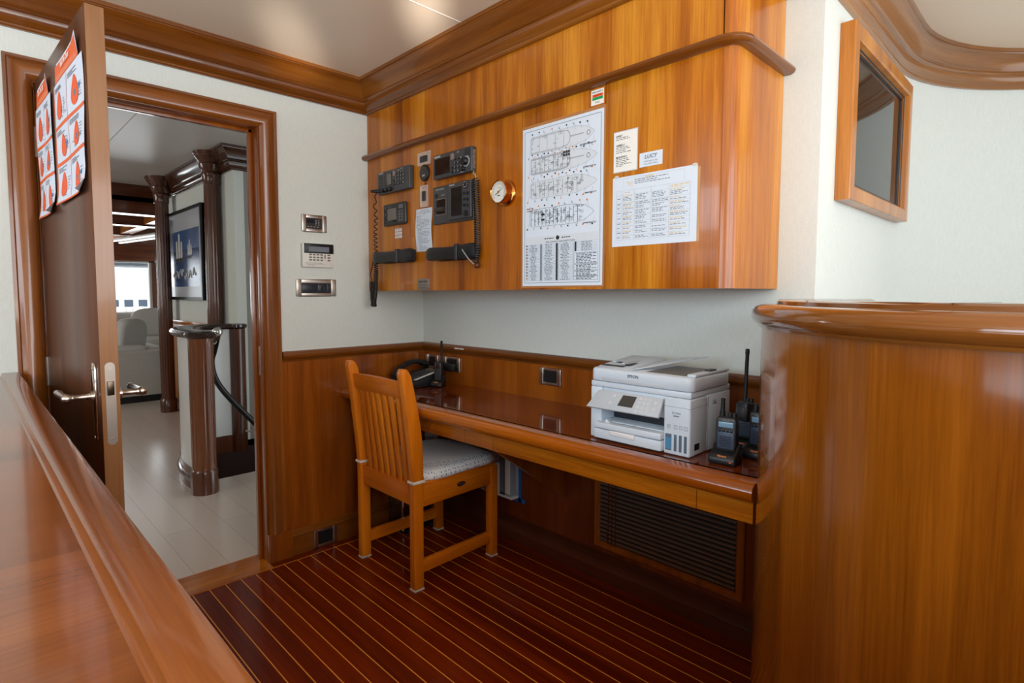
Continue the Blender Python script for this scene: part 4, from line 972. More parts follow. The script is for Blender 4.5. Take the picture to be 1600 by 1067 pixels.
ov = lambda r, n=28: [(0.482+0.032*r*math.cos(2*PI*k/n), 1.756+0.037*r*math.sin(2*PI*k/n)) for k in range(n)]
MB().rings([[(a, YF-0.0004, c) for a, c in ov(1)],[(a, YF-0.007, c) for a, c in ov(1)],[(a, YF-0.010, c) for a, c in ov(.9)]]).build('body', black, og, smooth=40)
MB().rings([[(a, YF-0.009, c) for a, c in ov(.78)],[(a, YF-0.0106, c) for a, c in ov(.76)]]).build('lens', plain('gauge_lens', (44,38,36), 0.1), og)
MB().prism([(0.472,1.740),(0.492,1.740),(0.492,1.748),(0.472,1.748)], lambda a, c, h: (a, YF-h, c), 0.0104, 0.0112).build('key', lbl_grey, og)
rl = thing('indicator_lamp', 'tiny red indicator lamp under the oval gauge', 'lamp', (0.485, YF, 1.706))
MB().lathe([(0.006,0.0004),(0.006,0.002),(0.004,0.005),(0.001,0.006)], (0.485, YF, 1.709), (0,-1,0), 14).build('red_lens', plain('dark_red_lens', (110,20,10), 0.2), rl, smooth=50)

d = 0.027
v2 = inst('radio_terminal', 'wide grey radio with a brown screen and large tuning knob', 'radio', 0.572, 0.821, 1.709, 1.808, d, grey_dev)
bxs(MB(), 0.586, 0.684, 1.724, 1.790, d-0.001, d+0.0012).build('display', screen_m, v2)
g = MB()
for i in range(4):
    for j in range(4):
        if i == 0 and j > 1: continue
        g.lathe([(0.0058,0),(0.005,0.003)], (0.702+0.0195*i, YF-d, 1.723+0.0165*j), (0,-1,0), 12)
g.build('key', black, v2, smooth=40)
knob(v2, 0.788, 1.752, 0.016, d, 0.018, 'tuning_knob'); knob(v2, 0.776, 1.724, 0.0085, d, 0.014)
MB().lathe([(0.0215,0.0002),(0.0205,0.0012),(0.0175,0.0012)], (0.788, YF-d, 1.752), (0,-1,0), 24).build('knob_ring', lbl_grey, v2)
g = MB()
for k in range(7): bxs(g, 0.778, 0.812, 1.773+0.0042*k, 1.775+0.0042*k, d-0.001, d+0.0005)
g.build('speaker_grille', black, v2)
g = MB(); tC(g, 'FURUNO', 0.010, 0.604, 1.799, d+0.0003, bold=0.0003)
for i in range(3):
    for j in range(4): tC(g, '7410852*963#'[i*4+j] if i else '741*'[j], 0.0075, 0.7215+0.0195*i, 1.723+0.0165*j, d+0.0032, bold=0.0003)
tC(g, 'DSC', 0.0075, 0.739, 1.797, d+0.0003); tC(g, 'VOLUME', 0.005, 0.792, 1.7715, d+0.0003); tC(g, 'SQUELCH', 0.0045, 0.764, 1.714, d+0.0003)
g.build('white_lettering', lbl_white, v2)
bxs(MB(), 0.693, 0.712, 1.772, 1.797, d-0.001, d+0.0025).build('call_button', plain('grey_rose_button', (140,118,108), 0.4), v2, bevel=0.001)
m = MB()
m.box(0.8205, 0.8216, YF-0.021, YF-0.006, 1.722, 1.795); m.build('side_connector_plate', plain('worn_grey_plate', (120,116,112), 0.5, 0.5, var=0.4, vscale=90), v2)

nv = inst('weather_receiver', 'large grey receiver panel with paper printer and tall brown screen', 'receiver', 0.549, 0.814, 1.522, 1.682, 0.010, grey_dev)
m = bxs(MB(), 0.664, 0.809, 1.530, 1.680, 0.009, 0.020).build('receiver_module', grey_dev, nv, bevel=0.004, seg=3)
bxs(MB(), 0.686, 0.752, 1.545, 1.660, 0.019, 0.0212).build('tall_display', screen_m, nv)
g = MB()
for j in range(3): g.lathe([(0.0060,0),(0.0055,0.003)], (0.768, YF-0.020, 1.582+0.024*j), (0,-1,0), 12).lathe([(0.0072,0),(0.0064,0.003)], (0.788, YF-0.020, 1.580+0.024*j), (0,-1,0), 12)
g.lathe([(0.017,0),(0.016,0.002)], (0.776, YF-0.020, 1.664), (0,-1,0), 24).lathe([(0.013,0),(0.012,0.004)], (0.779, YF-0.020, 1.549), (0,-1,0), 20)
g.build('key', black, nv, smooth=40)
g = MB()
for k in range(8):
    a = 2*PI*k/8; g.lathe([(0.0016,0),(0.0016,0.0006)], (0.776+0.011*math.cos(a), YF-0.022, 1.664+0.011*math.sin(a)), (0,-1,0), 8)
tC(g, 'FURUNO', 0.0085, 0.690, 1.672, 0.0203, bold=0.0002); tC(g, 'NAVTEX RECEIVER', 0.0068, 0.596, 1.668, 0.0103); tC(g, 'PAPER FEED', 0.0048, 0.618, 1.642, 0.0103)
g.build('white_lettering', lbl_white, nv)
MB().lathe([(0.0095,0),(0.009,0.002)], (0.572, YF-0.010, 1.643), (0,-1,0), 20).build('feed_button', black, nv)
bxs(MB(), 0.570, 0.640, 1.560, 1.628, 0.009, 0.0112).build('printer_window_frame', plain('bright_edge_trim', (150,146,142), 0.3, 0.8), nv, bevel=0.002)
bxs(MB(), 0.573, 0.637, 1.563, 1.625, 0.0105, 0.0125).build('printer_window', screen_m, nv)
MB().lathe([(0.011,0),(0.011,0.055)], (0.578, YF-0.016, 1.582), (1,0,0), 16).build('paper_roller', plain('dark_brown_roller', (52,44,36), 0.3), nv, smooth=40)

# telephone handsets in their cradles
def handset(label, x0, x1, z0, z1, dd):
    t = thing('telephone_handset', label, 'handset', ((x0+x1)/2, YF, z0), group='telephone handsets on the instrument panel')
    L_ = x1-x0
    bxs(MB(), x0+L_*.18, x1-L_*.08, z0+0.004, z1-0.008, 0.0003, 0.022).build('cradle', blackr, t, bevel=0.004)
    zc = (z0+z1)/2; hh = (z1-z0)/2; rg = []
    for k in range(15):
        q = k/14; x = x0+L_*q
        e = (0.90+0.10*math.cos(2*PI*q))*hh*(0.86+0.14*q); y = YF-dd+0.010*abs(2*q-1)**2*0.8
        th_ = 0.014+0.006*abs(2*q-1)**3
        if k in (0, 14): e *= 0.78; th_ *= 0.7
        rg.append([(x, y+th_*sy, zc+e*sz) for sy, sz in ((-1,-.72),(-.75,-.94),(.2,-1),(.9,-.8),(.9,.8),(.2,1),(-.75,.94),(-1,.72))])
    MB().rings(rg).build('handset', black, t, smooth=50, bevel=0)
    m = MB().box(x1-L_*.36, x1-L_*.31, YF-dd-0.0165, YF-dd+0.004, z0+0.002, z1-0.001).build('grip_ridge', grey_dev2, t, bevel=0.003, seg=3)
    return t
handset('black telephone handset hung by the door-side end of the panel', 0.106, 0.428, 1.366, 1.432, 0.036)
h2 = handset('black telephone handset hung below the weather receiver', 0.540, 0.850, 1.360, 1.428, 0.036)
MB().tube([(0.792,YF-0.053,1.402),(0.806,YF-0.058,1.392),(0.822,YF-0.045,1.362),(0.838,YF-0.020,1.335)], 0.0022).build('hang_loop', lbl_grey, h2, smooth=60)

def coil(pts, turns, r, wr):
    P_ = [Vector(p) for p in pts]; out = []
    cum = [0]
    for i in range(1, len(P_)): cum.append(cum[-1]+(P_[i]-P_[i-1]).length)
    n = int(sum(turns)*9); tt = 0; tot = sum(turns); ph_ = 0
    # phase grows at a rate set per span, so the coil can be stretched here and tight there
    for i in range(len(P_)-1):
        d_ = (P_[i+1]-P_[i]).normalized(); a = Vector((1,0,0)); a = (a-d_*a.dot(d_)).normalized(); b_ = d_.cross(a)
        k_ = max(2, int(turns[i]*9))
        for k in range(k_):
            q = k/k_; p = P_[i].lerp(P_[i+1], q); th_ = ph_+2*PI*turns[i]*q
            rr = r[i]+(r[min(i+1, len(r)-1)]-r[i])*q
            out.append(p+(a*math.cos(th_)+b_*math.sin(th_))*rr)
        ph_ += 2*PI*turns[i]
    return MB().tube(out, wr, n=6)
yc = YF-0.034
c1 = thing('coiled_cord', 'long black coiled cord sagging from the grey radio to below the cabinet', 'cord', (0.11, yc, 1.14))
coil([(0.135,yc,1.712),(0.118,yc,1.66),(0.128,yc,1.60),(0.120,yc,1.52),(0.124,yc,1.42),(0.122,yc,1.34),(0.112,yc,1.24),(0.092,yc,1.165)], (1,1.5,3,5,7,12,12), (0.004,0.007,0.008,0.008,0.009,0.010,0.011,0.012), 0.0026).build('hanging_strand', cord_m, c1, smooth=60)
coil([(0.090,yc+0.008,1.163),(0.076,yc+0.008,1.20),(0.074,yc+0.008,1.285)], (6,13), (0.011,0.011,0.011), 0.0028).build('rising_strand', cord_m, c1, smooth=60)
MB().tube([(0.076,yc+0.006,1.285),(0.070,yc,1.32),(0.076,yc+0.01,1.37),(0.104,YF-0.036,1.396)], 0.0028).build('lead', cord_m, c1, smooth=60)
c2 = thing('coiled_cord', 'tight black coiled cord hanging beside the weather receiver', 'cord', (0.85, yc, 1.34))
coil([(0.842,yc+0.010,1.676),(0.850,yc+0.010,1.52),(0.852,yc+0.010,1.40),(0.842,yc+0.010,1.345)], (17,13,6), (0.0115,0.0115,0.011,0.009), 0.0029).build('coil', cord_m, c2, smooth=60)
MB().tube([(0.822,YF-0.016,1.709),(0.829,YF-0.026,1.700),(0.840,YF-0.024,1.690),(0.843,YF-0.024,1.676)], 0.0025).build('lead', lbl_grey, c2, smooth=60)
MB().lathe([(0.012,0),(0.012,0.012),(0.008,0.016)], (0.842, YF-0.012, 1.338), (0,-1,0), 16).build('wall_plug', plain('copper_brown_boss', (110,66,46), 0.3, 0.6), c2, smooth=40)

# barometer
bm_ = thing('barometer', 'round brass-cased barometer with a white dial', 'barometer', (0.992, YF, 1.553))
BX, BZ = 0.992, 1.603
MB().lathe([(0.049,0.0004),(0.049,0.006),(0.047,0.009),(0.043,0.010),(0.0405,0.012),(0.0405,0.040),(0.042,0.042),(0.0425,0.046),(0.040,0.048),(0.0385,0.046),(0.0385,0.043)], (BX, YF, BZ), (0,-1,0), 48).build('case', brass, bm_, smooth=35)
MB().lathe([(0.0385,0.040),(0.0385,0.0432)], (BX, YF, BZ), (0,-1,0), 40).build('dial', plain('cream_dial', (222,222,214), 0.35), bm_)
m = MB()
for k in range(40):
    a = R(-40+260*k/39); r0, r1 = (0.029, 0.0345) if k % 4 else (0.026, 0.0345); w_ = 0.0004
    c_, s_ = math.cos(a), math.sin(a)
    m.rings([[(BX+c_*r0-s_*w_, YF-0.0436, BZ+s_*r0+c_*w_),(BX+c_*r1-s_*w_, YF-0.0436, BZ+s_*r1+c_*w_),(BX+c_*r1+s_*w_, YF-0.0436, BZ+s_*r1-c_*w_),(BX+c_*r0+s_*w_, YF-0.0436, BZ+s_*r0-c_*w_)]], caps=False)
    m.F([m.V((BX+c_*r0-s_*w_, YF-0.0437, BZ+s_*r0+c_*w_)),m.V((BX+c_*r1-s_*w_, YF-0.0437, BZ+s_*r1+c_*w_)),m.V((BX+c_*r1+s_*w_, YF-0.0437, BZ+s_*r1-c_*w_)),m.V((BX+c_*r0+s_*w_, YF-0.0437, BZ+s_*r0-c_*w_))])
tC(m, 'mbar', 0.007, BX, BZ-0.013, 0.0436, bold=0.0002); tC(m, 'RAIN', 0.0048, BX+0.001, BZ+0.016, 0.0436)
m.build('dial_lettering', ink, bm_)
def needle(a, l0, l1, w_, mat, h):
    c_, s_ = math.cos(R(a)), math.sin(R(a)); m = MB()
    m.rings([[(BX-c_*l0-s_*w_,YF-h,BZ-s_*l0+c_*w_),(BX+c_*l1,YF-h,BZ+s_*l1),(BX-c_*l0+s_*w_,YF-h,BZ-s_*l0-c_*w_)],[(BX-c_*l0-s_*w_,YF-h-.0006,BZ-s_*l0+c_*w_),(BX+c_*l1,YF-h-.0006,BZ+s_*l1),(BX-c_*l0+s_*w_,YF-h-.0006,BZ-s_*l0-c_*w_)]])
    return m.build('pointer', mat, bm_)
needle(28, 0.020, 0.031, 0.0013, ink, 0.0445); needle(42, 0.006, 0.030, 0.0008, ink_grey, 0.0455)
MB().lathe([(0.004,0.0432),(0.003,0.0475)], (BX, YF, BZ), (0,-1,0), 16).build('pointer_hub', brass, bm_, smooth=40)
sw_ = MB().lathe([(0.0022,0.0424),(0.0014,0.0434)], (BX, YF, BZ), (0,-1,0), 8)
bpy.data.meshes  # dial complete
sw_.bm.free()

# ------------------------------------------------------------------ papers on the cabinet
YD = YF-0.002
def sheet(name, label, cat, x0, x1, z0, z1, mat=paper, curl=0.0, group=None, y=YD):
    t = thing(name, label, cat, ((x0+x1)/2, y, z0), group=group)
    def P(u_, v_, h=0.0):
        return (x0+(x1-x0)*u_, y-0.0008-h-curl*(0.5-0.5*math.cos(2*PI*v_*1.0))*1.0, z0+(z1-z0)*v_)
    MB().grid(lambda u_, v_: P(u_, v_), 6 if curl else 1, 14 if curl else 1).build('sheet', mat, t, smooth=60 if curl else None)
    def rect(m, u0, u1, v0, v1, h=0.0004): m.quad(P(u0,v0,h), P(u1,v0,h), P(u1,v1,h), P(u0,v1,h))
    return t, P, rect
rnd = random.Random(11)
def dashes(m, rect, u0, u1, v, hh, wordw=0.06):
    u_ = u0
    while u_ < u1-0.01:
        w_ = min(rnd.uniform(0.5, 1.4)*wordw, u1-u_)
        rect(m, u_, u_+w_, v, v+hh); u_ += w_+wordw*0.28
# the checklist notice between the radios
t_, P, rect = sheet('notice', 'narrow curling typed checklist between the radios', 'notice', 0.413, 0.531, 1.414, 1.603, curl=0.006, y=YF)
m = MB()
for i, (u0, u1) in enumerate(((.32,.72),(.2,.85),(.06,.92),(.45,.6),(.05,.35),(.05,.32),(.05,.3),(.05,.75),(.08,.9),(.08,.88),(.08,.86),(.08,.84),(.08,.7),(.1,.5),(.15,.9),(.15,.42),(.15,.88),(.15,.92),(.2,.9),(.15,.8),(.15,.4),(.15,.75),(.18,.72),(.18,.85),(.18,.8),(.2,.3),(.2,.34),(.2,.62),(.2,.7),(.2,.62))):
    dashes(m, rect, u0, u1, 0.955-0.0315*i, 0.011, 0.11)
m.build('typed_lettering', ink_grey, t_)
# three little label strips
for k in range(3):
    t_, P, rect = sheet('label_strip', ('topmost', 'middle', 'lowest')[k]+' of three small white label strips under the course plotter', 'label', 0.241, 0.298, 1.487+0.0158*(2-k), 1.500+0.0158*(2-k), lbl_white, group='label strips on the instrument panel', y=YF)
    m = MB().text(('DSC CH 70','CALL 16','LIDY 235')[k], 0.009, P(.5,.5,.0004), XD, ZU); m.build('lettering', ink_grey, t_)
# metal plate
t_ = thing('nameplate', 'small engraved steel plate at the bottom edge of the panel', 'plate', (0.462, YF, 1.242))
MB().box(0.417, 0.507, YF-0.0018, YF-0.0003, 1.2415, 1.292).build('plate', plain('dull_steel_plate', (150,140,132), 0.4, 0.7), t_, bevel=0.0006)
m = MB(); tC(m, 'RADIO TANGO', 0.011, 0.462, 1.279, 0.0019, bold=0.0003, sx=0.9); tC(m, 'CALL SIGN MAYDAY', 0.0075, 0.462, 1.264, 0.0019)
tC(m, 'EMERGENCY POWER', 0.0062, 0.462, 1.251, 0.0019)
m.build('engraved_lettering', ink, t_)

# the fire and safety plan
t_, P, rect = sheet('safety_plan', 'tall laminated ship safety plan with four deck drawings', 'plan', 1.077, 1.432, 1.253, 1.816)
lam = MB(); lam.grid(lambda u_, v_: P(-0.02+1.04*u_, -0.012+1.03*v_, -0.0004), 1, 1)
lam.build('laminate_edge', plain('clear_laminate_edge', (176,120,70), 0.12, coat=1.0), t_)
def line(m, pts, w_, h=0.0005, closed=False):
    q = [Vector((p[0], p[1])) for p in pts]; n = len(q); asp = (1.816-1.253)/(1.432-1.077)
    for i in range(n if closed else n-1):
        a, c = q[i], q[(i+1) % n]; dd = Vector((c.x-a.x, (c.y-a.y)*asp))
        if dd.length < 1e-6: continue
        dd.normalize(); nx, ny = -dd.y*w_, dd.x*w_/asp
        m.quad(P(a.x-nx,a.y-ny,h),P(c.x-nx,c.y-ny,h),P(c.x+nx,c.y+ny,h),P(a.x+nx,a.y+ny,h))
black_l, grey_l, pale_l, org, lt_l = MB(), MB(), MB(), MB(), MB()
line(grey_l, [(0.03,0.02),(0.97,0.02),(0.97,0.98),(0.03,0.98)], 0.0022, closed=True)
for di, vc in enumerate((0.885, 0.755, 0.605, 0.430)):
    hh = (0.058, 0.056, 0.056, 0.058)[di]
    x0_, x1_ = 0.09, (0.90, 0.93, 0.93, 0.90)[di]
    up = [(x0_+0.01, vc+hh*.62),(x0_+0.04, vc+hh*.92),(0.55, vc+hh*1.0),(0.68, vc+hh*.95),(0.80, vc+hh*.72),(x1_-0.03, vc+hh*.28),(x1_, vc)]
    dn_ = [(a, 2*vc-c) for a, c in reversed(up)]
    hull = up+dn_
    m_ = (pale_l, pale_l, pale_l, grey_l)[di]
    pale_l.F([pale_l.V(P(a, c, 0.0002)) for a, c in hull]) if di < 3 else None
    line(lt_l if di < 3 else grey_l, hull, 0.0016, closed=True)
    if di < 2:                                   # deckhouse with rounded front and a heavy centre line
        fr_c = [(0.12, vc+hh*.78),(0.50, vc+hh*.85),(0.585, vc+hh*.72),(0.61, vc+hh*.35),(0.615, vc),(0.61, vc-hh*.35),(0.585, vc-hh*.72),(0.50, vc-hh*.85),(0.12, vc-hh*.78)]
        line(lt_l, fr_c, 0.0045 if di == 0 else 0.008); line(lt_l, [(0.615,vc+0.004),(0.78,vc+0.004)], 0.006)
        line(grey_l, [(0.83+0.02*math.cos(k), vc+0.014*math.sin(k)) for k in range(7)], 0.003, closed=True)
    nb = (5, 9, 11, 13)[di]
    for k in range(nb):
        x = x0_+0.03+(0.52 if di < 2 else 0.64)*k/nb
        line(black_l if di else grey_l, [(x, vc-hh*.8),(x, vc+hh*.8)], 0.0016 if di < 3 else 0.0026)
    for k in range((10, 48, 64, 84)[di]):
        x, y_ = rnd.uniform(x0_+0.02, 0.60 if di < 2 else 0.76), vc+rnd.uniform(-.7,.7)*hh
        w_, e_ = rnd.uniform(0.008,0.035), rnd.uniform(0.004,0.014)
        line(black_l if (k % 3 == 0 and di) else grey_l, [(x,y_),(x+w_,y_),(x+w_,y_+e_),(x,y_+e_)], 0.0014, closed=True)
    if di == 3:
        for y_ in (vc+0.012, vc-0.020): rect(black_l, 0.255, 0.30, y_, y_+0.012, 0.0006)
    for k in range(19):                          # symbols round each deck with their leader lines
        x = 0.07+0.044*k+rnd.uniform(-.012,.012); sg = 1 if k % 2 else -1; y_ = vc+sg*(hh+rnd.uniform(0.006,0.018))
        tgt = org if rnd.random() < 0.32 else black_l
        if rnd.random() < 0.55: rect(tgt, x, x+0.017, y_-0.004, y_+0.005, 0.0006)
        else:
            line(tgt, [(x, y_-0.005),(x, y_+0.007)], 0.0022); line(tgt, [(x, y_-0.005),(x+0.014, y_-0.005)], 0.0022)
        line(grey_l, [(x+0.01, y_),(x+0.03, vc+sg*hh*.6)], 0.0009)
for i in range(4):
    for j in range(2): rect(org if (i+j) % 3 == 0 else black_l, 0.06+0.024*i, 0.074+0.024*i, 0.475+0.014*j, 0.483+0.014*j, 0.0006)
for i in range(5):
    for j in range(2): rect(black_l, 0.53+0.032*i if False else 0.53+0.03*i, 0.555+0.03*i, 0.778+0.018*j, 0.792+0.018*j, 0.0006) if i < 3 else None
for v_, s_, al_ in ((0.822,'FLYBRIDGE DECK "A"',0.83),(0.690,'UPPER DECK "B"',0.85),(0.540,'MAIN DECK "C"',0.86),(0.366,'LOWER DECK "D"',0.85)):
    black_l.text(s_, 0.0066, P(al_, v_, .0005), XD, ZU, bold=0.0002)
# title band and key table
rect(pale_l, 0.05, 0.95, 0.268, 0.312, 0.0003)
black_l.text('FIRE CONTROL AND SAFETY PLAN', 0.0082, P(.5,.272,.0006), XD, ZU); dashes(black_l, rect, 0.30, 0.42, 0.292, 0.006, 0.03); dashes(black_l, rect, 0.52, 0.64, 0.292, 0.006, 0.03)
black_l.F([black_l.V(P(0.47+0.022*math.cos(2*PI*k/16), 0.296+0.0135*math.sin(2*PI*k/16), .0006)) for k in range(16)])
cols = (0.05, 0.245, 0.455, 0.665, 0.95)
rows_ = 24
for ci in range(3):
    a, c = cols[ci], cols[ci+1]
    for k in range(rows_+1):
        v_ = 0.262-0.0095*k
        line(grey_l, [(a, v_),(c, v_)], 0.0009)
        if k < rows_:
            ln = rnd.uniform(.25,.6)*(c-a); mid = a+(c-a)*.52
            dashes(black_l, rect, mid-ln/2, mid+ln/2, v_-0.0062, 0.0028, 0.03)
            (rect(org if (ci == 0 and k % 3 == 1) else black_l, a+0.004, a+0.020, v_-0.008, v_-0.0018, 0.0006) if not (ci == 0 and k % 2) else None)
            if ci == 2: rect(black_l, a-0.006, a+0.012, v_-0.0095, v_-0.0005, 0.0007)
    line(grey_l, [(a, 0.262),(a, 0.034)], 0.0012); line(grey_l, [(c, 0.262),(c, 0.034)], 0.0012); line(grey_l, [(a+0.026, 0.262),(a+0.026, 0.034)], 0.0009)
for k in range(7):
    v_ = 0.262-0.0095*k; line(grey_l, [(0.665,v_),(0.95,v_)], 0.0009)
    if k < 6: dashes(black_l, rect, 0.76, 0.88, v_-0.0062, 0.0028, 0.03); rect(black_l, 0.680, 0.702, v_-0.0092, v_-0.0004, 0.0007)
for (v0, v1) in ((0.130,0.195),(0.090,0.126),(0.058,0.086),(0.034,0.055)):
    line(black_l, [(0.675,v0),(0.95,v0),(0.95,v1),(0.675,v1)], 0.0012, closed=True)
    nl = int((v1-v0)/0.009)
    for k in range(nl): dashes(black_l, rect, 0.70, 0.93-0.05*(k % 2), v1-0.008-0.0088*k, 0.004, 0.035)
lt_l.build('pale_line_print', ink_lt, t_); grey_l.build('grey_line_print', ink_grey, t_); pale_l.build('deck_fill_print', plain('pale_deck_fill', (210,217,224), 0.6), t_); org.build('orange_symbol_print', ink_or, t_); black_l.build('black_line_print', ink, t_)

# fire plan sticker
t_, P, rect = sheet('fire_plan_sticker', 'small sticker with an orange and green block above the safety plan', 'sticker', 1.380, 1.430, 1.831, 1.879, paper_w)
m = MB(); rect(m, .10, .92, .52, .70); m.build('orange_print', red_or, t_)
m = MB(); rect(m, .10, .92, .32, .51); m.build('green_print', green_p, t_)
m = MB().text('FIRE & SAFETY', 0.0066, P(.5,.83,.0004), XD, ZU, bold=0.0001).text('PLAN', 0.0066, P(.5,.16,.0004), XD, ZU, bold=0.0001)
m.build('black_lettering', ink, t_)
m = MB().text('RESCUE', 0.0085, P(.51,.61,.0006), XD, ZU, bold=0.0003); m.build('red_lettering', plain('deep_red_print', (196,40,10), 0.5), t_)
# the jobs list, the name card and the big muster table
t_, P, rect = sheet('jobs_list', 'narrow white list of daily, weekly and monthly jobs', 'notice', 1.471, 1.553, 1.605, 1.726, paper_w)
lam = MB(); lam.grid(lambda u_, v_: P(-0.02+1.06*u_, -0.02+1.04*v_, -0.0004), 1, 1); lam.build('plastic_sleeve', plain('pale_plastic_sleeve', (196,204,216), 0.25), t_)
m = MB()
for s_, v_, n_ in (('DAILY', .90, 2), ('WEEKLY', .66, 4), ('MONTHLY', .36, 5)):
    m.text(s_, 0.0082, P(.10, v_, .0004), XD, ZU, 'LEFT', bold=0.0002)
    for k in range(n_): dashes(m, rect, .10, (.62,.70,.55,.78,.4)[k], v_-0.055-0.043*k, 0.014, 0.12)
m.build('black_lettering', ink, t_)
t_, P, rect = sheet('name_card', 'small white card with an outlined italic name, beside the jobs list', 'card', 1.563, 1.640, 1.606, 1.648, paper)
m = MB().text('LUCY', 0.0165, P(.5,.68,.0004), (1,0,0), (0.20,0,1), bold=0.0003).text('MMSI 304 011 000', 0.0058, P(.5,.36,.0004), XD, ZU).text('CALL SIGN V2GC5', 0.0058, P(.5,.18,.0004), XD, ZU)
m.build('grey_lettering', plain('slate_print', (112,122,134), 0.6), t_)
t_, P, rect = sheet('muster_list', 'large laminated duty table with five printed columns', 'notice', 1.468, 1.750, 1.373, 1.587)
tp_ = MB()
for u_, v_ in ((0.05,1.01),(0.97,1.0)): tp_.F([tp_.V(P(u_+0.03*math.cos(2*PI*k/14), v_+0.022*math.sin(2*PI*k/14), .0006)) for k in range(14)])
tp_.build('tape_tab_print', plain('cloudy_tape', (206,200,190), 0.3), t_)
lam = MB(); lam.grid(lambda u_, v_: P(1.0+0.028*u_, 0.0+0.97*v_, -0.0003), 1, 6); lam.build('laminate_edge', plain('torn_laminate_edge', (196,150,100), 0.15, coat=0.8), t_)
bk, gy, yl = MB(), MB(), MB()
def ln2(m, u0, u1, v0, v1): rect(m, u0, u1, v0, v1, 0.0005)
us_ = (0.055, 0.125, 0.285, 0.485, 0.695, 0.925); vs_ = (0.80, 0.735, 0.63, 0.575, 0.515, 0.44, 0.355, 0.29, 0.225, 0.155, 0.09)
for u_ in us_: ln2(gy, u_-0.0012, u_+0.0012, vs_[-1], vs_[0])
for v_ in vs_: ln2(gy, us_[0], us_[-1], v_-0.0012, v_+0.0012)
for p in ((0.14,0.82),(0.14,0.97),(0.86,0.97),(0.86,0.82)): pass
ln2(gy,0.14,0.86,0.970,0.9722); ln2(gy,0.14,0.1415,0.82,0.97); ln2(gy,0.8585,0.86,0.82,0.97)
for k in range(3): dashes(bk, rect, 0.28, (0.68,0.55,0.70)[k], 0.930-0.026*k, 0.010, 0.035)
for k in range(3): dashes(yl, rect, 0.18+0.02*k, 0.26, 0.905-0.026*k, 0.009, 0.035)
yl.text('MUSTER', 0.008, P(.46,.952,.0005), XD, ZU); dashes(yl, rect, 0.71, 0.91, 0.772, 0.010, 0.04); dashes(yl, rect, 0.71, 0.86, 0.752, 0.009, 0.04); dashes(yl, rect, 0.16, 0.22, 0.765, 0.010, 0.04)
for r_ in range(1, len(vs_)-1):
    v1, v0 = vs_[r_], vs_[r_+1]; nl = max(2, int((v1-v0)/0.024))
    dashes(bk, rect, us_[0]+0.01, us_[1]-0.012, (v0+v1)/2, 0.011, 0.05)
    for ci in range(1, 5):
        for k in range(nl):
            v_ = v1-0.020-0.021*k
            if v_ < v0+0.004 or (ci == 3 and r_ in (5, 7) and k == 0): continue
            tgt = yl if (k == 0 and ci in (1, 4)) else bk
            dashes(tgt, rect, us_[ci]+0.012, us_[ci]+0.012+(us_[ci+1]-us_[ci])*rnd.uniform(.45,.88), v_, 0.009, 0.035)
bk.build('black_lettering', ink_grey, t_); gy.build('table_line_print', ink_lt, t_); yl.build('yellow_lettering', plain('yellow_print', (222,186,96), 0.6), t_)
# tiny sticker on the chair rail
t_ = thing('rail_sticker', 'tiny white sticker on the chair rail above the corner socket', 'sticker', (0.33, -0.024, 0.95))
m = MB().box(0.300, 0.372, -0.0262, -0.0252, 0.944, 0.950); m.build('sticker', lbl_white, t_)
MB().text('OPEN', 0.005, (0.336,-0.0263,0.947), XD, ZU).build('lettering', ink_grey, t_)

# ------------------------------------------------------------------ lobby and saloon beyond the doorway
struct(MB().box(-4.75, -4.60, -3.6, 1.3, 2.085, LC+0.05).build('trim_17', wood_beam))
struct(MB().box(-6.10, -5.95, -3.6, 1.3, 2.10, 2.22).box(-7.60, -7.45, -3.6, 1.3, 2.10, 2.22).build('trim_18', wood_beam))
sb_ = MB()
for y in (-2.4, -1.2, 0.0): sb_.box(-9.0, -4.75, y-0.07, y+0.07, 2.12, 2.219)
struct(sb_.build('trim_19', wood_x))
def column(label, x, y, r, ztop):
    t = thing('fluted_column', label, 'column', (x, y, 0), group=None)
    MB().lathe([(r*1.18,0),(r*1.18,0.125),(r*1.08,0.135),(r*1.05,0.14)], (x,y,0), n=32).build('base', wood_dark, t, smooth=40)
    MB().lathe([(r,0.14),(r,0.20),(r,0.24),(r,0.9),(r,1.6),(r*0.96,ztop-0.30),(r*0.96,ztop-0.26)], (x,y,0), n=96, flute=(0.22, ztop-0.28, 16)).build('shaft', wood_dark, t, smooth=60)
    e = r
    MB().lathe([(e*.98,ztop-0.26),(e*1.06,ztop-0.255),(e*1.06,ztop-0.20),(e*1.16,ztop-0.19),(e*1.2,ztop-0.17),(e*1.1,ztop-0.155),(e*1.35,ztop-0.13),(e*1.5,ztop-0.10),(e*1.42,ztop-0.085),(e*1.75,ztop-0.055),(e*2.0,ztop-0.035),(e*2.0,ztop-0.022),(e*2.15,ztop-0.016),(e*2.15,ztop)], (x,y,0), n=40).build('capital', wood_dark, t, smooth=35)
    return t
column('dark fluted column beyond the doorway, beside the sofa', -4.02, -0.315, 0.066, LC-0.001)
column('dark fluted column beyond the doorway, beside the painting and staircase', -2.60, -0.270, 0.064, LC-0.001)

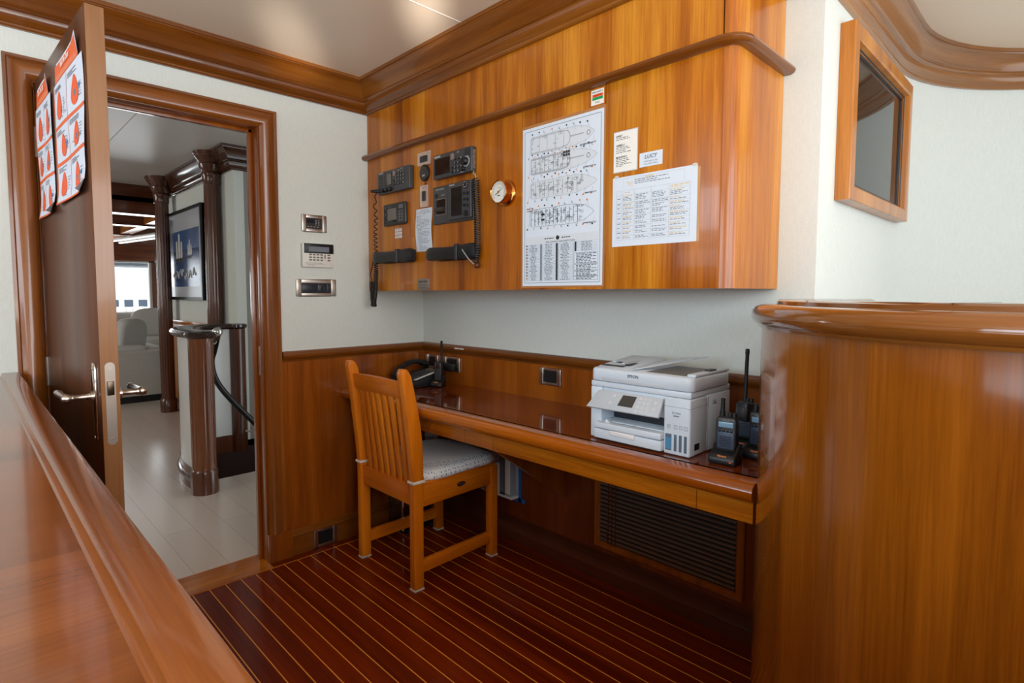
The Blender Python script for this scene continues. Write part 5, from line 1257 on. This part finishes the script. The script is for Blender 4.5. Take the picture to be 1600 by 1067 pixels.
# curved stair balustrade
bl = thing('stair_balustrade', 'curved dark wood stair balustrade with fluted newel post beyond the doorway', 'balustrade', (-1.55, -0.7, 0))
NX, NY = -1.185, -0.800
def bez(P, n):
    out = []
    for k in range(n+1):
        t = k/n; q = [Vector(p) for p in P]
        while len(q) > 1: q = [q[i].lerp(q[i+1], t) for i in range(len(q)-1)]
        out.append((q[0].x, q[0].y))
    return out
bc = bez([(NX-0.03, NY+0.005),(-1.5,-0.835),(-1.98,-0.80),(-2.12,-0.52),(-2.02,-0.30)], 28)
MB().sweep([(-0.03,0.13),(-0.03,0.955),(0.03,0.955),(0.03,0.13)], bc, cprof=True).build('curved_panel', white_gloss, bl, smooth=40)
MB().sweep([(-0.032,0.13),(-0.032,0.955),(-0.029,0.955),(-0.029,0.13)][::-1], [(p[0], p[1]) for p in bc][::-1], cprof=True).build('inner_lining', wood_dark, bl, smooth=40) if False else None
MB().sweep([(-0.045,0),(-0.045,0.045),(-0.055,0.055),(-0.060,0.068),(-0.055,0.080),(-0.040,0.088),(-0.038,0.130),(0.034,0.13),(0.034,0)], bc, cprof=True).build('base_moulding', wood_dark, bl, smooth=40)
MB().sweep([(-0.062,0.955),(-0.072,0.965),(-0.074,0.978),(-0.066,0.990),(-0.050,0.996),(0.050,0.996),(0.066,0.990),(0.074,0.978),(0.072,0.965),(0.062,0.955)], [(NX+0.02,NY)]+bc, cprof=True).build('cap_rail', plain('gloss_dark_cap', (44,24,16), 0.24, coat=0.35), bl, smooth=40)
nw = MB().lathe([(0.070,0.150),(0.070,0.17),(0.070,0.20),(0.070,0.55),(0.070,0.90),(0.070,0.935),(0.070,0.955)], (NX,NY,0), n=96, flute=(0.18,0.92,16)).build('newel_post', wood('newel_walnut', (72,34,16), (104,56,28), (128,74,40), 'z', rough=0.2, coat=0.7), bl, smooth=60)
MB().lathe([(0.078,0),(0.078,0.135),(0.073,0.145),(0.070,0.150)], (NX,NY,0), n=40).build('newel_base', wood_dark, bl, smooth=40)
MB().lathe([(0.073,0.955),(0.086,0.965),(0.090,0.978),(0.082,0.990),(0.055,0.9965),(0.001,0.9965)], (NX,NY,0), n=40).build('newel_cap', plain('gloss_dark_newel_cap', (44,24,16), 0.24, coat=0.35), bl, smooth=40)
MB().lathe([(0.060,0),(0.060,0.955)], (bc[-1][0], bc[-1][1], 0), n=40).build('end_post', wood_dark, bl, smooth=40)
MB().lathe([(0.064,0.955),(0.076,0.968),(0.074,0.988),(0.055,0.9962),(0.001,0.9962)], (bc[-1][0], bc[-1][1], 0), n=40).build('end_cap', plain('gloss_dark_end_cap', (40,22,16), 0.1, coat=1.0), bl, smooth=40)
hr = thing('handrail', 'black curved handrail with a steel ball end running down the stairs', 'handrail', (-1.30, -0.66, 0))
cv = [(-1.235,-0.690,0.950),(-1.30,-0.678,0.905),(-1.36,-0.672,0.850),(-1.40,-0.675,0.790),(-1.42,-0.660,0.700),(-1.43,-0.618,0.607),(-1.42,-0.545,0.500),(-1.41,-0.464,0.400),(-1.40,-0.36,0.275)]
def smoothpts(P, n=6):
    Q = [Vector(p) for p in P]; out = []
    for i in range(len(Q)-1):
        p0_, p1_, p2_, p3_ = Q[max(i-1,0)], Q[i], Q[i+1], Q[min(i+2,len(Q)-1)]
        for k in range(n):
            t = k/n; out.append(0.5*((2*p1_)+(p2_-p0_)*t+(2*p0_-5*p1_+4*p2_-p3_)*t*t+(3*p1_-p0_-3*p2_+p3_)*t**3))
    return out+[Q[-1]]
MB().tube(smoothpts(cv), 0.019, n=14).build('rail', rope_m, hr, smooth=60)
MB().tube([cv[0], (-1.205,-0.696,0.975)], 0.021, n=14).build('wooden_end', wood_dark, hr, smooth=60)
MB().sphere((-1.190,-0.699,0.988), 0.030).build('ball_end', chrome, hr, smooth=60)
MB().tube([(-1.195,-0.790,0.915),(-1.215,-0.74,0.905),(-1.235,-0.70,0.915),(-1.245,-0.690,0.935)], 0.007, n=10).build('bracket', steel_p, hr, smooth=60)
MB().tube([(-1.42,-0.43,0.345),(-1.40,-0.42,0.300),(-1.385,-0.45,0.285),(-1.375,-0.48,0.295)], 0.007, n=10).build('bracket', steel_p, hr, smooth=60)

# framed painting
pt = thing('framed_painting', 'black-framed blue seascape with sailing ships beyond the doorway', 'painting', (-3.6, PWY, 1.165))
QX0, QX1, QZ0, QZ1 = -4.18, -3.00, 1.165, 2.045
MB().sweep([(0,0.0005),(0,0.050),(-0.028,0.050),(-0.028,0.0005)], [(QX0,QZ0),(QX0,QZ1),(QX1,QZ1),(QX1,QZ0)][::-1], lambda a, c, h: (a, PWY-h, c), closed=True, caps=False, cprof=True).build('frame', black, pt)
MB().box(QX0, QX1, PWY-0.034, PWY-0.0006, QZ0, QZ1).build('mount', plain('pale_mount', (176,180,186), 0.3), pt)
AX0, AX1, AZ0, AZ1 = QX0+0.10, QX1-0.11, QZ0+0.13, QZ1-0.20
MB().box(AX0, AX1, PWY-0.0345, PWY-0.034, AZ0, AZ1).build('sea_canvas', sea_m, pt)
MB().box(AX0, AX1, PWY-0.0348, PWY-0.0344, AZ0+0.36, AZ1).build('sky_wash', plain('painted_blue_sky', (46,78,124), 0.3, var=0.3, vscale=5), pt)
sp_ = MB()
for cx_, cz_, s_ in ((AX0+0.30, AZ0+0.28, 0.20),(AX0+0.66, AZ0+0.30, 0.12)):
    for dx, w_, h_ in ((-.45,.34,.9),(-.05,.4,1.25),(.4,.3,.85)):
        sp_.quad(*[(cx_+s_*a, PWY-0.0352, cz_+s_*c) for a, c in ((dx,0),(dx+w_,0.05),(dx+w_*.8,h_),(dx+w_*.1,h_*.95))])
sp_.build('sail_print', sail_m, pt)
hl_ = MB()
for cx_, cz_, s_ in ((AX0+0.30, AZ0+0.26, 0.20),(AX0+0.66, AZ0+0.28, 0.12)):
    hl_.F([hl_.V((cx_+s_*a, PWY-0.0353, cz_+s_*c)) for a, c in ((-.6,.1),(-.5,-.1),(.5,-.1),(.75,.12))])
hl_.build('hull_print', plain('painted_dark_hull', (40,34,34), 0.4), pt)
wv = MB()
for k in range(6):
    x_ = AX0+0.10+0.13*k; wv.tube([(x_+0.012*j, PWY-0.0352, AZ0+0.10+0.035*math.sin(j*.9+k)+0.02*(k % 3)) for j in range(9)], 0.006, n=5)
wv.build('wave_print', sail_m, pt)

# sofa and pillows
sf = thing('sofa', 'low grey sofa seen from behind beyond the doorway', 'sofa', (-5.25, -1.0, 0))
MB().box(-4.93, -4.76, -2.3, -0.10, 0.075, 0.585).build('backrest', sofa_fab, sf, bevel=0.02, seg=3)
MB().box(-5.75, -4.94, -2.3, -0.10, 0.075, 0.36).build('seat_frame', sofa_fab, sf, bevel=0.02, seg=3)
MB().box(-5.70, -4.80, -2.25, -0.15, 0.0, 0.075).build('plinth', black, sf)
MB().box(-5.75, -4.94, -0.30, -0.10, 0.36, 0.60).build('armrest', sofa_fab, sf, bevel=0.03, seg=3)
for y0, y1 in ((-0.92,-0.31),(-1.60,-0.94),(-2.28,-1.62)):
    MB().box(-5.76, -4.95, y0, y1, 0.365, 0.50).build('seat_cushion', sofa_fab, sf, bevel=0.035, seg=3)
    MB().box(-5.10, -4.85, y0, y1, 0.50, 0.635).build('back_cushion', sofa_fab, sf, bevel=0.05, seg=4)
def pillow(label, x, y, z, w_, h_, d, rz, tilt, m=None):
    t = local_thing('throw_pillow', label, 'pillow', loc=(x, y, z), rot=(0, R(tilt), rz), group='pillows on the saloon seating')
    rg = []
    for s_, q in ((-1,.02),(-.92,.5),(-.6,.86),(0,1),(.6,.86),(.92,.5),(1,.02)):
        ring = []
        for k in range(32):
            a = 2*PI*k/32; e = 3.2; n_ = (abs(math.cos(a))**e+abs(math.sin(a))**e)**(-1/e)
            f_ = 0.93+0.07*q
            ring.append((d/2*s_*(1 if abs(s_) < .9 else .9), w_/2*n_*math.cos(a)*f_*(0.80+0.2*(1-abs(s_)**6)), h_/2+h_/2*n_*math.sin(a)*f_*(0.80+0.2*(1-abs(s_)**6))))
        rg.append(ring)
    MB().rings(rg).build('cover', m or pillow_fab, t, smooth=70)
pillow('upright pale pillow nearest the dark fluted column on the far seating', -5.36, -0.40, 0.515, 0.36, 0.42, 0.17, 0.5, 8)
sf2 = thing('sofa', 'pale far sofa under the bright saloon window', 'sofa', (-6.6, -0.3, 0))
MB().box(-7.0, -6.1, -2.0, 0.75, 0.08, 0.42).build('seat_frame', sofa_fab, sf2, bevel=0.03, seg=3)
MB().box(-7.3, -7.0, -2.0, 0.75, 0.08, 0.95).build('backrest', sofa_fab, sf2, bevel=0.05, seg=3)
MB().box(-6.98, -6.12, -0.25, 0.50, 0.42, 0.62).build('seat_cushion', sofa_fab, sf2, bevel=0.05, seg=3)
MB().box(-6.98, -6.12, -1.05, -0.27, 0.42, 0.62).build('seat_cushion', sofa_fab, sf2, bevel=0.05, seg=3)
MB().box(-7.2, -6.2, -1.9, 0.65, 0, 0.08).build('plinth', black, sf2)
pillow('wide pale back pillow on the far sofa under the window', -6.85, 0.22, 0.60, 0.62, 0.42, 0.20, 0.1, -6, sofa_fab)
# lights and rails on the saloon ceiling
dl = thing('downlight', 'small round recessed downlight in the saloon ceiling', 'light', (-5.55, -0.30, 2.21))
MB().lathe([(0.055,0.0),(0.055,0.008),(0.040,0.009)], (-5.55,-0.30,2.211), n=28).build('rim', white_gloss, dl, smooth=40)
MB().lathe([(0.036,0.0),(0.036,0.004)], (-5.55,-0.30,2.209), n=24).build('lens', lbl_white, dl)
for k, (a, b_) in enumerate((((-8.2,-0.10,2.06),(-6.3,0.28,2.07)),((-8.2,0.06,2.05),(-6.3,0.42,2.06)))):
    t = thing('ceiling_tube', ('upper', 'lower')[k]+' of two white tubes slung under the saloon ceiling', 'tube', a, group='white tubes under the saloon ceiling')
    MB().cyl(a, b_, 0.026, n=14).build('tube', white_gloss, t, smooth=40)
    for e in (a, b_): MB().cyl((e[0], e[1], e[2]), (e[0], e[1], 2.219), 0.006, n=8).build('hanger', steel_p, t)
# curtain beside the saloon window
cu_ = thing('curtain', 'narrow pale curtain gathered beside the saloon window', 'curtain', (-8.9, 0.85, 0.9))
MB().grid(lambda u_, v_: (-8.93+0.03*math.sin(u_*26), 0.76+0.26*u_, 0.72+1.08*v_), 40, 2).build('drape', plain('pale_blue_grey_drape', (176,190,204), 0.8), cu_, smooth=60)
MB().cyl((-8.93,0.70,1.79),(-8.93,1.10,1.79),0.012,n=10).build('track', steel_p, cu_)
# the neighbouring white vessel and the quay outside
yv = thing('moored_yacht', 'bright white neighbouring yacht outside the saloon window', 'yacht', (-22, 0, -0.6))
MB().box(-25, -20, -9, 12, -0.6, 2.05).build('hull', build_w, yv, bevel=0.05)
MB().box(-25, -19.4, -9, 12, 2.30, 2.40).build('deck_overhang', build_w, yv)
MB().box(-20.02, -19.98, -9, 1.6, 1.40, 1.64).build('tinted_window', win_d, yv)
for k in range(14): MB().box(-20.02, -19.98, -2.4+0.42*k, -2.14+0.42*k, 0.78, 1.02).build('lower_window', win_d, yv)
for k in range(9):
    y = -2.2+0.55*k
    MB().tube([(-18.6, y, 0.25),(-18.6, y, 0.72),(-18.6, y+0.06, 0.80),(-18.6, y+0.30, 0.80),(-18.6, y+0.36, 0.72),(-18.6, y+0.36, 0.25)], 0.018, n=6).build('rail_hoop', steel, yv, smooth=60)
MB().box(-19.99, -18.5, -9, 12, 0.20, 0.26).build('side_deck', build_w, yv)
struct(MB().box(-40, -9.6, -20, 20, -0.75, -0.65).build('ground_quay', plain('pale_quay', (170,168,162), 0.8)))
